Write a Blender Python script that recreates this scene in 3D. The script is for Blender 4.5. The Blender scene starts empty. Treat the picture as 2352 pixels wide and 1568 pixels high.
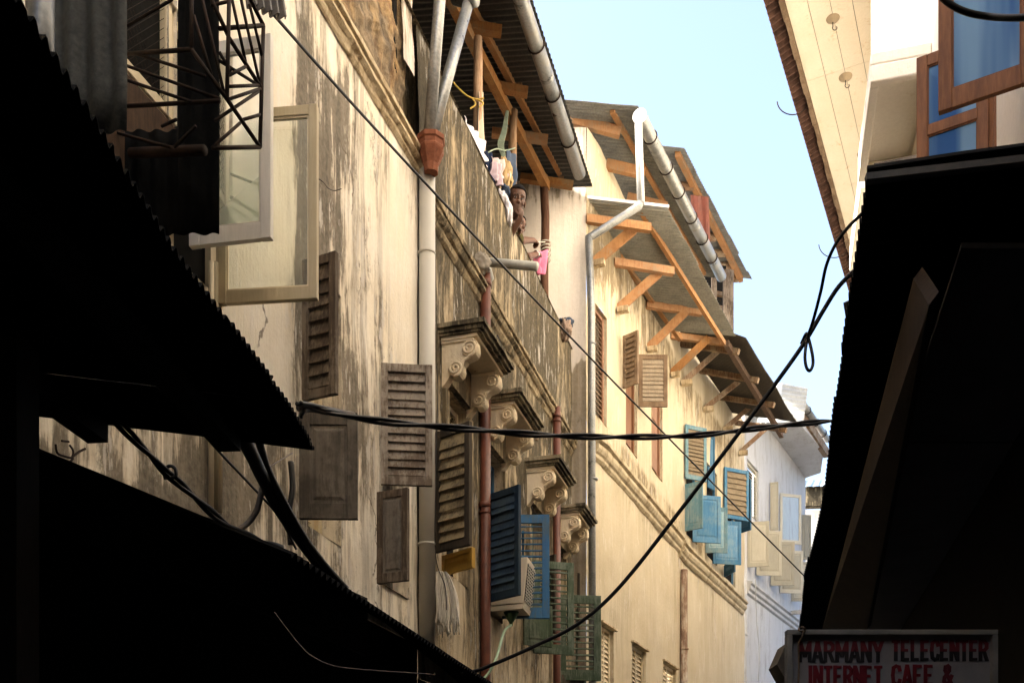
import bpy, math, random
from mathutils import Vector, noise
random.seed(7)
sc = bpy.context.scene
R = math.radians

# ---------------------------------------------------------------- camera, sky, sun, exposure
F, CX, HY, EZ = 2300.0, 1176.0, 1924.0, 1.6        # focal length, axis and horizon of the photograph; eye height
cam_d = bpy.data.cameras.new('camera'); cam = bpy.data.objects.new('camera', cam_d)
sc.collection.objects.link(cam); sc.camera = cam
cam.location = (0, 0, EZ); cam.rotation_euler = (R(90), 0, 0)
cam_d.sensor_width = 36; cam_d.lens = F / 2352 * 36
cam_d.shift_y = (HY - 784) / 2352                     # rising-front (shift) lens: verticals stay upright
cam_d.clip_start = 0.05; cam_d.clip_end = 3000
SUN_EL, SUN_AZ = 38.0, 258.0                          # azimuth clockwise from +Y
w = bpy.data.worlds.new('World'); sc.world = w; w.use_nodes = True
nt = w.node_tree; sky = nt.nodes.new('ShaderNodeTexSky'); sky.sky_type = 'NISHITA'
sky.sun_disc = False; sky.sun_elevation = R(SUN_EL); sky.sun_rotation = R(SUN_AZ)
sky.air_density = 1.0; sky.dust_density = 6.0; sky.ozone_density = 1.0
bg = nt.nodes['Background']; bg.inputs[1].default_value = 0.125
nt.links.new(sky.outputs[0], bg.inputs[0])
sun_d = bpy.data.lights.new('sun', 'SUN'); sun_d.energy = 4.2; sun_d.angle = R(0.5); sun_d.color = (1, .92, .78)
sun = bpy.data.objects.new('sun', sun_d); sc.collection.objects.link(sun)
to_sun = Vector((math.sin(R(SUN_AZ)) * math.cos(R(SUN_EL)), math.cos(R(SUN_AZ)) * math.cos(R(SUN_EL)), math.sin(R(SUN_EL))))
sun.rotation_euler = to_sun.to_track_quat('Z', 'Y').to_euler(); sun.location = to_sun * 60
sc.view_settings.view_transform = 'Standard'; sc.view_settings.look = 'None'
sc.view_settings.gamma = 1; sc.view_settings.exposure = 2.48
sc.cycles.max_bounces = 10; sc.cycles.diffuse_bounces = 6; sc.cycles.transparent_max_bounces = 12

# ---------------------------------------------------------------- helpers
def P(x, y, Y): return Vector(((x - CX) / F * Y, Y, EZ + (HY - y) / F * Y))
def px(p): return CX + F * p[0] / p[1]
def py(p): return HY - F * (p[2] - EZ) / p[1]
ZV = Vector((0, 0, 1))
OFF = {}
class MB:
    def __init__(s): s.v = []; s.f = []; s.m = []; s.at = None
    def add(s, vs, fs, mi=0):
        n = len(s.v); s.v += [Vector(a) for a in vs]
        for f in fs: s.f.append([i + n for i in f]); s.m.append(mi)
    def obox(s, o, a, b, c, mi=0):
        o = Vector(o); a = Vector(a); b = Vector(b); c = Vector(c)
        s.add([o, o+a, o+a+b, o+b, o+c, o+a+c, o+a+b+c, o+b+c],
              [(0,3,2,1),(4,5,6,7),(0,1,5,4),(1,2,6,5),(2,3,7,6),(3,0,4,7)] , mi)
    def beam(s, p, q, w, h, up=ZV, mi=0):
        p = Vector(p); q = Vector(q); d = (q-p).normalized()
        a = d.cross(up)
        if a.length < 1e-4: a = d.cross(Vector((1,0,0)))
        a.normalize(); b = a.cross(d).normalized()
        s.obox(p - a*w/2 - b*h/2, a*w, b*h, q-p, mi)
    def hull8(s, bot, top, mi=0):
        n = len(bot)
        s.add(list(bot)+list(top), [tuple(range(n-1,-1,-1)), tuple(range(n,2*n))] + [(i,(i+1)%n,n+(i+1)%n,n+i) for i in range(n)], mi)
    def tube(s, pts, r, seg=8, caps=True, mi=0):
        pts = [Vector(p) for p in pts]; n = len(pts)
        rr = r if isinstance(r, (list, tuple)) else [r]*n
        ref = None; rings = []
        for i, p in enumerate(pts):
            d = (pts[min(i+1,n-1)] - pts[max(i-1,0)])
            if d.length < 1e-7: d = Vector((0,0,1))
            d.normalize()
            if ref is None:
                ref = d.orthogonal().normalized()
            ref = (ref - d*ref.dot(d))
            if ref.length < 1e-5: ref = d.orthogonal()
            ref.normalize(); b = d.cross(ref)
            rings.append([p + (ref*math.cos(2*math.pi*k/seg) + b*math.sin(2*math.pi*k/seg))*rr[i] for k in range(seg)])
        vs = [v for ring in rings for v in ring]; fs = []
        for i in range(n-1):
            for k in range(seg):
                fs.append((i*seg+k, i*seg+(k+1)%seg, (i+1)*seg+(k+1)%seg, (i+1)*seg+k))
        if caps: fs += [tuple(range(seg-1,-1,-1)), tuple((n-1)*seg+k for k in range(seg))]
        s.add(vs, fs, mi)
    def ell(s, c, r, ax=None, nu=14, nv=9, mi=0):
        c = Vector(c); ax = ax or (Vector((1,0,0)), Vector((0,1,0)), Vector((0,0,1)))
        vs = []; fs = []
        for j in range(nv+1):
            t = math.pi*j/nv
            for i in range(nu):
                a = 2*math.pi*i/nu
                vs.append(c + ax[0]*(r[0]*math.sin(t)*math.cos(a)) + ax[1]*(r[1]*math.sin(t)*math.sin(a)) + ax[2]*(r[2]*math.cos(t)))
        for j in range(nv):
            for i in range(nu):
                fs.append((j*nu+i, (j+1)*nu+i, (j+1)*nu+(i+1)%nu, j*nu+(i+1)%nu))
        s.add(vs, fs, mi)
    def grid(s, fn, nu, nv, mi=0):
        vs = [fn(i/nu, j/nv) for j in range(nv+1) for i in range(nu+1)]
        s.add(vs, [(j*(nu+1)+i, j*(nu+1)+i+1, (j+1)*(nu+1)+i+1, (j+1)*(nu+1)+i) for j in range(nv) for i in range(nu)], mi)
    def prism(s, poly, ext, mi=0):
        ext = Vector(ext); n = len(poly); poly = [Vector(p) for p in poly]
        s.add(poly + [p+ext for p in poly], [tuple(range(n-1,-1,-1)), tuple(range(n,2*n))] + [(i,(i+1)%n,n+(i+1)%n,n+i) for i in range(n)], mi)
    def build(s, name, mats, parent=None, label=None, cat=None, group=None, kind=None, smooth=False, solid=0, bevel=0):
        if not isinstance(mats, (list, tuple)): mats = [mats]
        me = bpy.data.meshes.new(name)
        if parent is None:
            xs = [v.x for v in s.v]; ys = [v.y for v in s.v]; zs = [v.z for v in s.v]
            off = Vector(((min(xs)+max(xs))/2, (min(ys)+max(ys))/2, min(zs)))
        else: off = OFF[parent]
        me.from_pydata([v - off for v in s.v], [], s.f)
        for m in mats: me.materials.append(m)
        for p, mi in zip(me.polygons, s.m): p.material_index = mi; p.use_smooth = smooth
        if s.at:
            a = me.attributes.new('stain', 'FLOAT', 'POINT')
            for i, x in enumerate(s.at + [0.0]*(len(s.v)-len(s.at))): a.data[i].value = x
        me.update()
        o = bpy.data.objects.new(name, me); sc.collection.objects.link(o); OFF[o] = off
        if parent is None: o.location = off
        else: o.parent = parent
        tag(o, label, cat, group, kind)
        if solid:
            md = o.modifiers.new('thickness', 'SOLIDIFY'); md.thickness = solid; md.offset = 0
        if bevel:
            md = o.modifiers.new('bevel', 'BEVEL'); md.width = bevel; md.segments = 2; md.limit_method = 'ANGLE'
        return o
def tag(o, label=None, cat=None, group=None, kind=None):
    if label: o['label'] = label
    if cat: o['category'] = cat
    if group: o['group'] = group
    if kind: o['kind'] = kind
def root(name, loc, label, cat, group=None):
    o = bpy.data.objects.new(name, None); sc.collection.objects.link(o); o.location = loc; o.empty_display_size = .3
    OFF[o] = Vector(loc); tag(o, label, cat, group); return o
def smooth_path(pts, n=6):
    pts = [Vector(p) for p in pts]; out = []
    for i in range(len(pts)-1):
        a = pts[max(i-1,0)]; b = pts[i]; c = pts[i+1]; d = pts[min(i+2,len(pts)-1)]
        for k in range(n):
            t = k/n
            out.append(.5*((2*b)+(c-a)*t+(2*a-5*b+4*c-d)*t*t+(3*b-a-3*c+d)*t**3))
    out.append(pts[-1]); return out
def nz(p, s=1.0): return noise.noise(Vector(p)*s)

class Plan:                                            # a facade line on the ground, with its normal towards the street
    def __init__(s, pts, side=1): s.pts = pts; s.side = side
    def seg(s, Y):
        for (a, b) in zip(s.pts, s.pts[1:]):
            if Y <= b[1] or b is s.pts[-1]: return a, b
    def x(s, Y):
        a, b = s.seg(Y); return a[0] + (b[0]-a[0])*(Y-a[1])/(b[1]-a[1])
    def n(s, Y):
        a, b = s.seg(Y); d = Vector((b[0]-a[0], b[1]-a[1], 0)).normalized(); return Vector((d.y, -d.x, 0))*s.side
    def t(s, Y):
        a, b = s.seg(Y); return Vector((b[0]-a[0], b[1]-a[1], 0)).normalized()
    def p(s, Y, z, off=0): return Vector((s.x(Y), Y, z)) + s.n(Y)*off
    def Y(s, pxx, off=0):
        k = (pxx-CX)/F; best = None
        for (a, b) in zip(s.pts, s.pts[1:]):
            t = (b[0]-a[0])/(b[1]-a[1]); L = math.hypot(t, 1); x0 = a[0]-t*a[1] + s.side*off*L
            if abs(k-t) < 1e-6: continue
            Yv = x0/(k-t)
            if (a[1] - .001 <= Yv <= b[1]+.001) : return Yv
            if best is None and Yv > 0: best = Yv
            if Yv > b[1]: best = Yv
        return best
    def z(s, pxx, pyy, off=0): return EZ + (HY-pyy)/F*s.Y(pxx, off)
def pbox(mb, plan, Ya, Yb, za, zb, o0, o1, mi=0):
    a = [plan.p(Ya,za,o0), plan.p(Ya,za,o1), plan.p(Yb,za,o1), plan.p(Yb,za,o0)]
    mb.hull8(a, [v + ZV*(zb-za) for v in a], mi)
def wall_mb(plan, Ya, Yb, za, zb, ops=(), off=0, step=.2, depth=.22, stain=None, jit=.012, mi=0, jf=1.1):
    mb = MB(); mb.at = []
    def lines(a, b, extra):
        n = max(1, int(round((b-a)/step))); L = [a+(b-a)*i/n for i in range(n+1)]
        ex = [e for e in extra if a < e < b]
        L = [l for l in L if l in (a, b) or all(abs(l-e) > step*.4 for e in ex)] + ex
        return sorted(set(L))
    ys = lines(Ya, Yb, [p[1] for p in plan.pts] + [e for o in ops for e in o[:2]])
    zs = lines(za, zb, [e for o in ops for e in o[2:4]])
    for z in zs:
        for y in ys:
            p = plan.p(y, z, off); p += plan.n(y)*jit*(nz(p, jf)+.6*nz(p, jf*2.8)); mb.v.append(p)
            mb.at.append(stain(px(p), py(p), p) if (stain and p.y > .5) else .5)
    nY = len(ys)
    for j in range(len(zs)-1):
        for i in range(nY-1):
            ym = (ys[i]+ys[i+1])/2; zm = (zs[j]+zs[j+1])/2
            if any(o[0] < ym < o[1] and o[2] < zm < o[3] for o in ops): continue
            mb.f.append([j*nY+i, j*nY+i+1, (j+1)*nY+i+1, (j+1)*nY+i]); mb.m.append(mi)
    for o in ops:
        a, b, c, d = o[:4]; e = off + .012
        for (q, r) in (((a,c),(b,c)), ((b,c),(b,d)), ((b,d),(a,d)), ((a,d),(a,c))):
            mb.add([plan.p(q[0],q[1],e), plan.p(r[0],r[1],e), plan.p(r[0],r[1],off-depth), plan.p(q[0],q[1],off-depth)], [(0,1,2,3)], mi)
            mb.at += [.4]*4
    return mb
def sweep(mb, plan, Ya, Yb, prof, step=.12, jit=.008, mi=0, seed=0):
    n = max(1, int((Yb-Ya)/step)); m = len(prof); vs = []
    for i in range(n+1):
        Yv = Ya+(Yb-Ya)*i/n
        for k, (o, z) in enumerate(prof):
            q = Vector((Yv*2.3, k*7.1+seed, 0)); q2 = Vector((Yv*7.7, k*3.3+seed, 4))
            p = plan.p(Yv, z, o); d = noise.noise(q) + .7*noise.noise(q2)
            vs.append(p + plan.n(Yv)*jit*d + ZV*jit*noise.noise(q2+q))
    fs = [(i*m+k, i*m+k+1, (i+1)*m+k+1, (i+1)*m+k) for i in range(n) for k in range(m-1)]
    fs += [tuple(range(m)), tuple(n*m+k for k in range(m-1,-1,-1))]
    mb.add(vs, fs, mi)
def corr(mb, a0, a1, b0, b1, pitch, amp, nv=1, sag=0, ragged=0, mi=0, seed=0, spp=6):
    """corrugated sheet: ridges run from line a0-a1 to line b0-b1"""
    a0, a1, b0, b1 = map(Vector, (a0, a1, b0, b1)); L = ((a1-a0).length+(b1-b0).length)/2
    n = max(1, int(round(L/pitch))); nrm = (a1-a0).cross(b0-a0).normalized(); nu = n*spp
    def fn(u, v):
        p = (a0*(1-u)+a1*u)*(1-v) + (b0*(1-u)+b1*u)*v
        q = nrm*(amp*math.sin(2*math.pi*n*u))
        if ragged: q += ((b0-a0).normalized())*ragged*v*noise.noise(Vector((math.floor(u*n/9)*1.7, seed, 0)))*1.0
        if sag: q += nrm*sag*noise.noise(Vector((u*L*.7, v*2.0, seed)))
        return p+q
    mb.grid(fn, nu, nv, mi)

# ---------------------------------------------------------------- materials
MAT = {}
def nodes(name):
    m = bpy.data.materials.new(name); m.use_nodes = True; t = m.node_tree; b = t.nodes['Principled BSDF']
    return m, t, b
def N(t, k, **kw):
    n = t.nodes.new(k)
    for a, v in kw.items():
        if a.startswith('i_'):
            key = a[2:].replace('_', ' ')
            n.inputs[int(key) if key.isdigit() else key].default_value = v
        else: setattr(n, a, v)
    return n
def tex(t, scale, s=1.0, detail=6, rough=.6):
    tc = N(t, 'ShaderNodeTexCoord'); mp = N(t, 'ShaderNodeMapping'); mp.inputs['Scale'].default_value = scale
    t.links.new(tc.outputs['Object'], mp.inputs[0])
    n = N(t, 'ShaderNodeTexNoise'); n.inputs['Scale'].default_value = s; n.inputs['Detail'].default_value = detail; n.inputs['Roughness'].default_value = rough
    t.links.new(mp.outputs[0], n.inputs['Vector']); return n.outputs['Fac']
def rng(t, src, a, b, c=0, d=1, smooth=True):
    n = N(t, 'ShaderNodeMapRange'); n.interpolation_type = 'SMOOTHSTEP' if smooth else 'LINEAR'
    n.inputs[1].default_value = a; n.inputs[2].default_value = b; n.inputs[3].default_value = c; n.inputs[4].default_value = d
    t.links.new(src, n.inputs[0]); return n.outputs[0]
def mth(t, op, a, b):
    n = N(t, 'ShaderNodeMath', operation=op)
    for i, x in enumerate((a, b)):
        if isinstance(x, (int, float)): n.inputs[i].default_value = x
        else: t.links.new(x, n.inputs[i])
    return n.outputs[0]
def mix(t, f, a, b):
    n = N(t, 'ShaderNodeMix', data_type='RGBA')
    if isinstance(f, (int, float)): n.inputs[0].default_value = f
    else: t.links.new(f, n.inputs[0])
    for i, x in ((6, a), (7, b)):
        if isinstance(x, tuple): n.inputs[i].default_value = (*x, 1)
        else: t.links.new(x, n.inputs[i])
    return n.outputs[2]
def bump(t, b, h, st=.3, dist=.01):
    n = N(t, 'ShaderNodeBump'); n.inputs['Strength'].default_value = st; n.inputs['Distance'].default_value = dist
    t.links.new(h, n.inputs['Height']); t.links.new(n.outputs[0], b.inputs['Normal'])
def plaster(name, base, dark, pale=None, brown=None, amt=.5, attr=False, bst=.5, hard=.09, streak=1.0, patch=.0, crack=False):
    if name in MAT: return MAT[name]
    m, t, b = nodes(name)
    A = tex(t, (5*streak, 5*streak, .95), 1, 10, .70); B = tex(t, (26, 26, 2.0), 1, 8, .7); C = tex(t, (1, 1, .8), 1.4, 5, .6); D = tex(t, (1, 1, 1), 30, 6, .7)
    E = tex(t, (2.2, 2.2, 1.2), 1.6, 8, .7)
    G_ = tex(t, (9, 9, .22), 1, 6, .6)
    s = mth(t, 'ADD', mth(t, 'MULTIPLY', A, .60), mth(t, 'ADD', mth(t, 'MULTIPLY', B, .57), mth(t, 'ADD', mth(t, 'MULTIPLY', E, .70), mth(t, 'MULTIPLY', G_, .25))))
    s = mth(t, 'SUBTRACT', s, .56)
    if attr:
        at = N(t, 'ShaderNodeAttribute', attribute_name='stain'); st = at.outputs['Fac']
        s = mth(t, 'ADD', s, mth(t, 'MULTIPLY', mth(t, 'SUBTRACT', st, .5), .52))
    else: s = mth(t, 'ADD', s, (amt-.5)*.52)
    d = rng(t, s, .49, .49+hard); d2 = rng(t, s, .40, .52)
    col = mix(t, rng(t, C, .35, .7), base, pale or tuple(min(1, c*1.12) for c in base))
    col = mix(t, mth(t, 'MULTIPLY', d2, .55), col, brown or tuple(c*.62 for c in base))
    dk = mix(t, rng(t, B, .35, .65), dark, tuple(min(1, c*2.0) for c in dark))
    col = mix(t, mth(t, 'MULTIPLY', d, .88), col, dk)
    if attr:
        dr = mth(t, 'MULTIPLY', rng(t, mth(t, 'ADD', mth(t, 'MULTIPLY', G_, .6), mth(t, 'MULTIPLY', B, .4)), .46, .56), st)
        col = mix(t, mth(t, 'MULTIPLY', dr, .75), col, dark)
    if attr:
        ml = tex(t, (9, 9, 4.5), 1, 12, .82); mk = mth(t, 'MULTIPLY', mth(t, 'MULTIPLY', rng(t, ml, .52, .57), rng(t, E, .46, .58)), rng(t, st, .1, .5))
        col = mix(t, mth(t, 'MULTIPLY', mk, .72), col, tuple(c*.9 for c in dark))
    if crack:
        vo = N(t, 'ShaderNodeTexVoronoi', feature='DISTANCE_TO_EDGE'); vo.inputs['Scale'].default_value = 1.1
        tc = N(t, 'ShaderNodeTexCoord'); nn = N(t, 'ShaderNodeTexNoise'); nn.inputs['Scale'].default_value = 3.0; nn.inputs['Detail'].default_value = 6
        t.links.new(tc.outputs['Object'], nn.inputs['Vector']); va = N(t, 'ShaderNodeVectorMath', operation='MULTIPLY_ADD'); va.inputs[1].default_value = (.45, .45, .6)
        t.links.new(nn.outputs['Color'], va.inputs[0]); t.links.new(tc.outputs['Object'], va.inputs[2]); t.links.new(va.outputs[0], vo.inputs['Vector'])
        ck = mth(t, 'MULTIPLY', rng(t, vo.outputs['Distance'], .004, .011, 1, 0), rng(t, C, .55, .60))
        col = mix(t, mth(t, 'MULTIPLY', ck, .8), col, (.09, .065, .04))
    if patch:
        pf = rng(t, mth(t, 'ADD', mth(t, 'MULTIPLY', B, .45), mth(t, 'MULTIPLY', E, .55)), .55, .585)
        col = mix(t, mth(t, 'MULTIPLY', pf, patch), col, (.80, .75, .68))
    col = mix(t, rng(t, D, .3, .75, 0, .22), col, tuple(c*.7 for c in base))
    t.links.new(col, b.inputs['Base Color']); b.inputs['Roughness'].default_value = .92
    b.inputs['Specular IOR Level'].default_value = .15
    bump(t, b, mth(t, 'ADD', mth(t, 'MULTIPLY', D, .5), mth(t, 'ADD', mth(t, 'MULTIPLY', B, .7), mth(t, 'MULTIPLY', E, .8))), bst, .02)
    MAT[name] = m; return m
def wood(name, c1, c2, rough=.75, sc_=(9, 9, 9), wear=None, wamt=.0, bst=.35):
    if name in MAT: return MAT[name]
    m, t, b = nodes(name)
    A = tex(t, sc_, 1, 7, .65); B = tex(t, (60, 60, 7), 1, 6, .7); C = tex(t, (1, 1, 1), 3.5, 7, .7)
    col = mix(t, rng(t, mth(t, 'ADD', mth(t, 'MULTIPLY', A, .5), mth(t, 'MULTIPLY', B, .5)), .34, .66), c1, c2)
    if wear: col = mix(t, mth(t, 'MULTIPLY', rng(t, mth(t, 'ADD', mth(t, 'MULTIPLY', C, .6), mth(t, 'MULTIPLY', B, .4)), .5-wamt*.15, .62-wamt*.15), .85), col, wear)
    oi = N(t, 'ShaderNodeObjectInfo'); hv = N(t, 'ShaderNodeHueSaturation'); t.links.new(rng(t, oi.outputs['Random'], 0, 1, .68, 1.22, False), hv.inputs['Value']); t.links.new(col, hv.inputs['Color'])
    t.links.new(rng(t, oi.outputs['Random'], 0, 1, 1.05, .85, False), hv.inputs['Saturation']); col = hv.outputs[0]
    t.links.new(col, b.inputs['Base Color']); b.inputs['Roughness'].default_value = rough
    b.inputs['Specular IOR Level'].default_value = .25
    bump(t, b, B, bst, .006); MAT[name] = m; return m
def metal(name, c1, c2, metallic=.7, rough=.45, spot=None, samt=.5, spec=.5):
    if name in MAT: return MAT[name]
    m, t, b = nodes(name)
    A = tex(t, (1, 1, 1), 5, 7, .7); B = tex(t, (1, 1, 1), 45, 3, .6)
    col = mix(t, rng(t, mth(t, 'ADD', mth(t, 'MULTIPLY', A, .6), mth(t, 'MULTIPLY', B, .4)), .35, .65), c1, c2)
    if spot: col = mix(t, rng(t, A, .62-.2*samt, .75-.2*samt), col, spot)
    t.links.new(col, b.inputs['Base Color']); b.inputs['Metallic'].default_value = metallic; b.inputs['Specular IOR Level'].default_value = spec
    t.links.new(rng(t, A, .3, .7, rough-.08, rough+.15), b.inputs['Roughness'])
    bump(t, b, A, .15, .01); MAT[name] = m; return m
def plain(name, c, rough=.6, spec=.3, var=.25, s=12, metallic=0, sheen=0):
    if name in MAT: return MAT[name]
    m, t, b = nodes(name); A = tex(t, (1, 1, 1), s, 6, .65)
    t.links.new(mix(t, rng(t, A, .3, .7), tuple(x*(1-var) for x in c), tuple(min(1, x*(1+var*.5)) for x in c)), b.inputs['Base Color'])
    b.inputs['Roughness'].default_value = rough; b.inputs['Specular IOR Level'].default_value = spec; b.inputs['Metallic'].default_value = metallic
    bump(t, b, A, .15, .006); MAT[name] = m; return m
def glass(name, tint, k=.75, refl=(.9, .95, 1), gk=1.4):
    if name in MAT: return MAT[name]
    m, t, b = nodes(name); t.nodes.remove(b); out = t.nodes['Material Output']
    tr = N(t, 'ShaderNodeBsdfTransparent'); tr.inputs[0].default_value = (*tint, 1)
    gl = N(t, 'ShaderNodeBsdfGlossy'); gl.inputs['Roughness'].default_value = .03; gl.inputs[0].default_value = (*refl, 1)
    df = N(t, 'ShaderNodeBsdfDiffuse'); df.inputs[0].default_value = (*[c*.8 for c in tint], 1)
    m1 = N(t, 'ShaderNodeMixShader'); m1.inputs[0].default_value = 1-k
    if gk < .3:
        st_ = rng(t, tex(t, (5, 5, .35), 1, 3, .5), .42, .62); t.links.new(mix(t, st_, tuple(c*.9 for c in tint), (.22, .40, .62)), df.inputs[0])  # pale vertical streaks in the tint stand in for reflections
    t.links.new(tr.outputs[0], m1.inputs[1]); t.links.new(df.outputs[0], m1.inputs[2])
    fr = N(t, 'ShaderNodeFresnel'); fr.inputs[0].default_value = 1.5; m2 = N(t, 'ShaderNodeMixShader')
    t.links.new(mth(t, 'MULTIPLY', fr.outputs[0], gk), m2.inputs[0]); t.links.new(m1.outputs[0], m2.inputs[1]); t.links.new(gl.outputs[0], m2.inputs[2])
    t.links.new(m2.outputs[0], out.inputs[0]); MAT[name] = m; return m

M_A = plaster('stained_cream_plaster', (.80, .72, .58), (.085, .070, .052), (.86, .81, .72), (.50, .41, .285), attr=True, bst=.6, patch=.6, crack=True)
M_B = plaster('mouldy_grey_plaster', (.46, .36, .225), (.026, .022, .014), (.55, .47, .35), (.13, .10, .06), attr=True, bst=.7, hard=.12, patch=.40)
M_C = plaster('yellow_limewash', (.56, .475, .33), (.14, .105, .06), (.62, .54, .40), (.42, .335, .205), attr=True, bst=.6, patch=.35)
M_D = plaster('white_limewash', (.53, .53, .54), (.24, .23, .22), (.58, .58, .585), (.43, .42, .41), amt=.34, bst=.3)
M_G = plaster('bright_white_plaster', (.80, .74, .64), (.35, .30, .22), (.84, .80, .72), (.70, .62, .50), amt=.12, bst=.3)
M_HOODP = plaster('hood_cream_plaster', (.74, .61, .42), (.16, .11, .06), (.78, .67, .50), (.56, .42, .26), amt=.22, bst=.5)
M_MOSS = plaster('sooty_stone', (.26, .21, .13), (.018, .015, .010), (.34, .29, .20), (.12, .10, .06), amt=.55, bst=.9)
M_CORN = plaster('weathered_cornice', (.62, .49, .31), (.14, .10, .055), (.68, .58, .42), (.40, .29, .16), amt=.48, bst=.9)
M_CORNC = plaster('pale_cornice', (.52, .435, .295), (.17, .13, .075), (.58, .49, .35), (.36, .28, .17), amt=.42, bst=.6)
M_CORNB = plaster('sooty_cornice', (.36, .28, .17), (.05, .04, .025), (.46, .38, .25), (.20, .15, .09), amt=.5, bst=.9)
M_ROUGH, t_, b_ = nodes('bare_rubble')
r1 = tex(t_, (1, 1, 1), 7, 12, .75); r2 = tex(t_, (1, 1, .7), 2.2, 6, .6)
t_.links.new(mix(t_, rng(t_, r2, .42, .60), mix(t_, rng(t_, r1, .38, .62), (.12, .085, .05), (.34, .25, .15)), mix(t_, rng(t_, r1, .38, .6), (.24, .12, .045), (.58, .38, .17))), b_.inputs['Base Color'])
b_.inputs['Roughness'].default_value = .95; bump(t_, b_, r1, 1.0, .06)
M_PIER = plaster('pale_pink_plaster', (.62, .55, .48), (.15, .12, .08), (.78, .71, .63), (.62, .53, .43), attr=True, bst=.3)
M_SOFF = plaster('cream_soffit_board', (.70, .61, .47), (.35, .22, .10), (.74, .66, .53), (.60, .49, .34), amt=.2, bst=.2)
M_DARK = plain('shade_black', (.012, .011, .010), .95, .05)  # black stands in for deep shade under awnings and inside openings
M_TIN_BLK = metal('shade_black_tin', (.008, .008, .008), (.014, .013, .012), 0, .9, spec=.04)  # near-black base colour carries the deep shade of the awnings
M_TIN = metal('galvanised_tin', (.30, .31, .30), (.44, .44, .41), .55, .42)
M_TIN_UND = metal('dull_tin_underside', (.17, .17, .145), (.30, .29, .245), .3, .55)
M_TIN_OLD = metal('old_brown_tin', (.035, .030, .024), (.075, .062, .047), .2, .6)
M_TIN_LOFT = metal('dark_roof_tin', (.045, .045, .042), (.085, .083, .075), .2, .6)
M_TIN_RED = metal('red_painted_tin', (.16, .045, .03), (.24, .07, .045), .0, .55)
M_GALV = metal('zinc_pipe', (.17, .175, .17), (.31, .31, .295), .5, .33, (.30, .28, .24), .3)
M_ZINC = metal('sunlit_zinc', (.42, .43, .43), (.56, .57, .57), .5, .38)  # brighter copy of the pipe zinc: direct sun put into the colour
M_PVC = plain('cream_pipe', (.42, .395, .34), .45, .4, .06, 3)
M_REDP = plain('iron_oxide_pipe', (.115, .036, .020), .5, .35, .3, 9)
M_TERRA = metal('rusty_hopper_paint', (.15, .055, .032), (.24, .09, .05), 0, .8, (.42, .30, .21), .35, spec=.1)
M_TIMB = wood('new_timber', (.25, .105, .030), (.42, .20, .065), .75, (14, 14, 14), (.22, .15, .085), .1)
M_TIMB_OLD = wood('old_timber', (.13, .07, .035), (.26, .15, .08), .85, (12, 12, 12), (.33, .26, .18), .3)
M_TIMB_SH = wood('shade_dark_timber', (.05, .028, .016), (.11, .06, .032), .85, (12, 12, 12))  # darker timber copy: shade on the old canopy's purlin put into the colour
M_POLE = wood('pole_wood', (.20, .10, .05), (.42, .28, .17), .8, (30, 30, 2.5))
M_POLE_D = wood('dark_pole_wood', (.07, .03, .018), (.16, .075, .04), .8, (30, 30, 2.5))
M_SH_BR = wood('brown_shutter_wood', (.045, .030, .020), (.10, .07, .045), .85, (10, 10, 3), (.17, .135, .10), .3)
M_SH_GR = wood('silvered_shutter_wood', (.28, .235, .19), (.44, .385, .315), .9, (10, 10, 4), (.11, .075, .05), .4)
M_SH_GR2 = wood('grey_shutter_wood', (.10, .085, .07), (.20, .17, .14), .9, (10, 10, 3), (.06, .05, .04), .3)
M_SH_TAN = wood('tan_shutter_wood', (.26, .195, .10), (.40, .31, .17), .85, (10, 10, 4), (.10, .075, .045), .3)
M_SH_DK = wood('sooty_shutter_frame', (.03, .025, .018), (.08, .06, .04), .85, (10, 10, 3))
M_BLUE_D = wood('dark_blue_paint', (.008, .022, .045), (.02, .05, .09), .6, (8, 8, 3), (.035, .06, .075), .3)
M_BLUE = wood('blue_paint', (.012, .10, .24), (.025, .15, .31), .55, (8, 8, 3), (.06, .11, .15), .45)
M_BLUE_C = wood('sea_blue_paint', (.035, .17, .34), (.055, .21, .39), .6, (8, 8, 3), (.14, .27, .36), .2)
M_BLUE_P = wood('faded_blue_paint', (.13, .28, .36), (.18, .34, .42), .7, (8, 8, 3), (.30, .40, .42), .3)
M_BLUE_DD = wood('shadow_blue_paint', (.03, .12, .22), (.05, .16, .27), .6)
M_TANSL = wood('bare_slat_wood', (.20, .155, .10), (.30, .235, .155), .85)
M_YEL = wood('yellow_paint', (.45, .25, .02), (.58, .33, .03), .6, (6, 6, 3), (.30, .18, .05), .1)
M_GREEN = wood('green_paint', (.04, .065, .035), (.075, .105, .06), .75, (10, 10, 3), (.15, .175, .13), .35)
M_CREAMF = wood('cream_window_paint', (.58, .48, .31), (.66, .56, .38), .6, (4, 4, 4))
M_GREYF = wood('off_white_window_paint', (.52, .50, .45), (.60, .57, .52), .6, (4, 4, 4))
M_WHSH = wood('ivory_paint', (.42, .39, .31), (.49, .46, .37), .6, (4, 4, 4))
M_BRW = wood('reddish_window_wood', (.18, .080, .040), (.29, .145, .075), .7, (12, 12, 3))
M_BRW2 = wood('weathered_brown_wood', (.17, .11, .065), (.28, .195, .12), .85, (12, 12, 4), (.13, .08, .045), .3)
M_GW = wood('varnished_window_wood', (.16, .06, .022), (.30, .125, .045), .55, (12, 12, 3))
M_GLASS = glass('clear_glass', (.95, .97, .94), .97, gk=.8)
M_GLASSF = glass('dusty_glass', (.80, .86, .78), .60, gk=1.0)
M_GLASSB = glass('blue_film_glass', (.05, .15, .40), .22, (.45, .7, 1), .25)
M_CABLE = plain('black_cable_rubber', (.008, .008, .009), .5, .4)
M_HOSE = plain('grey_hose', (.17, .15, .13), .7, .2)
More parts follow.
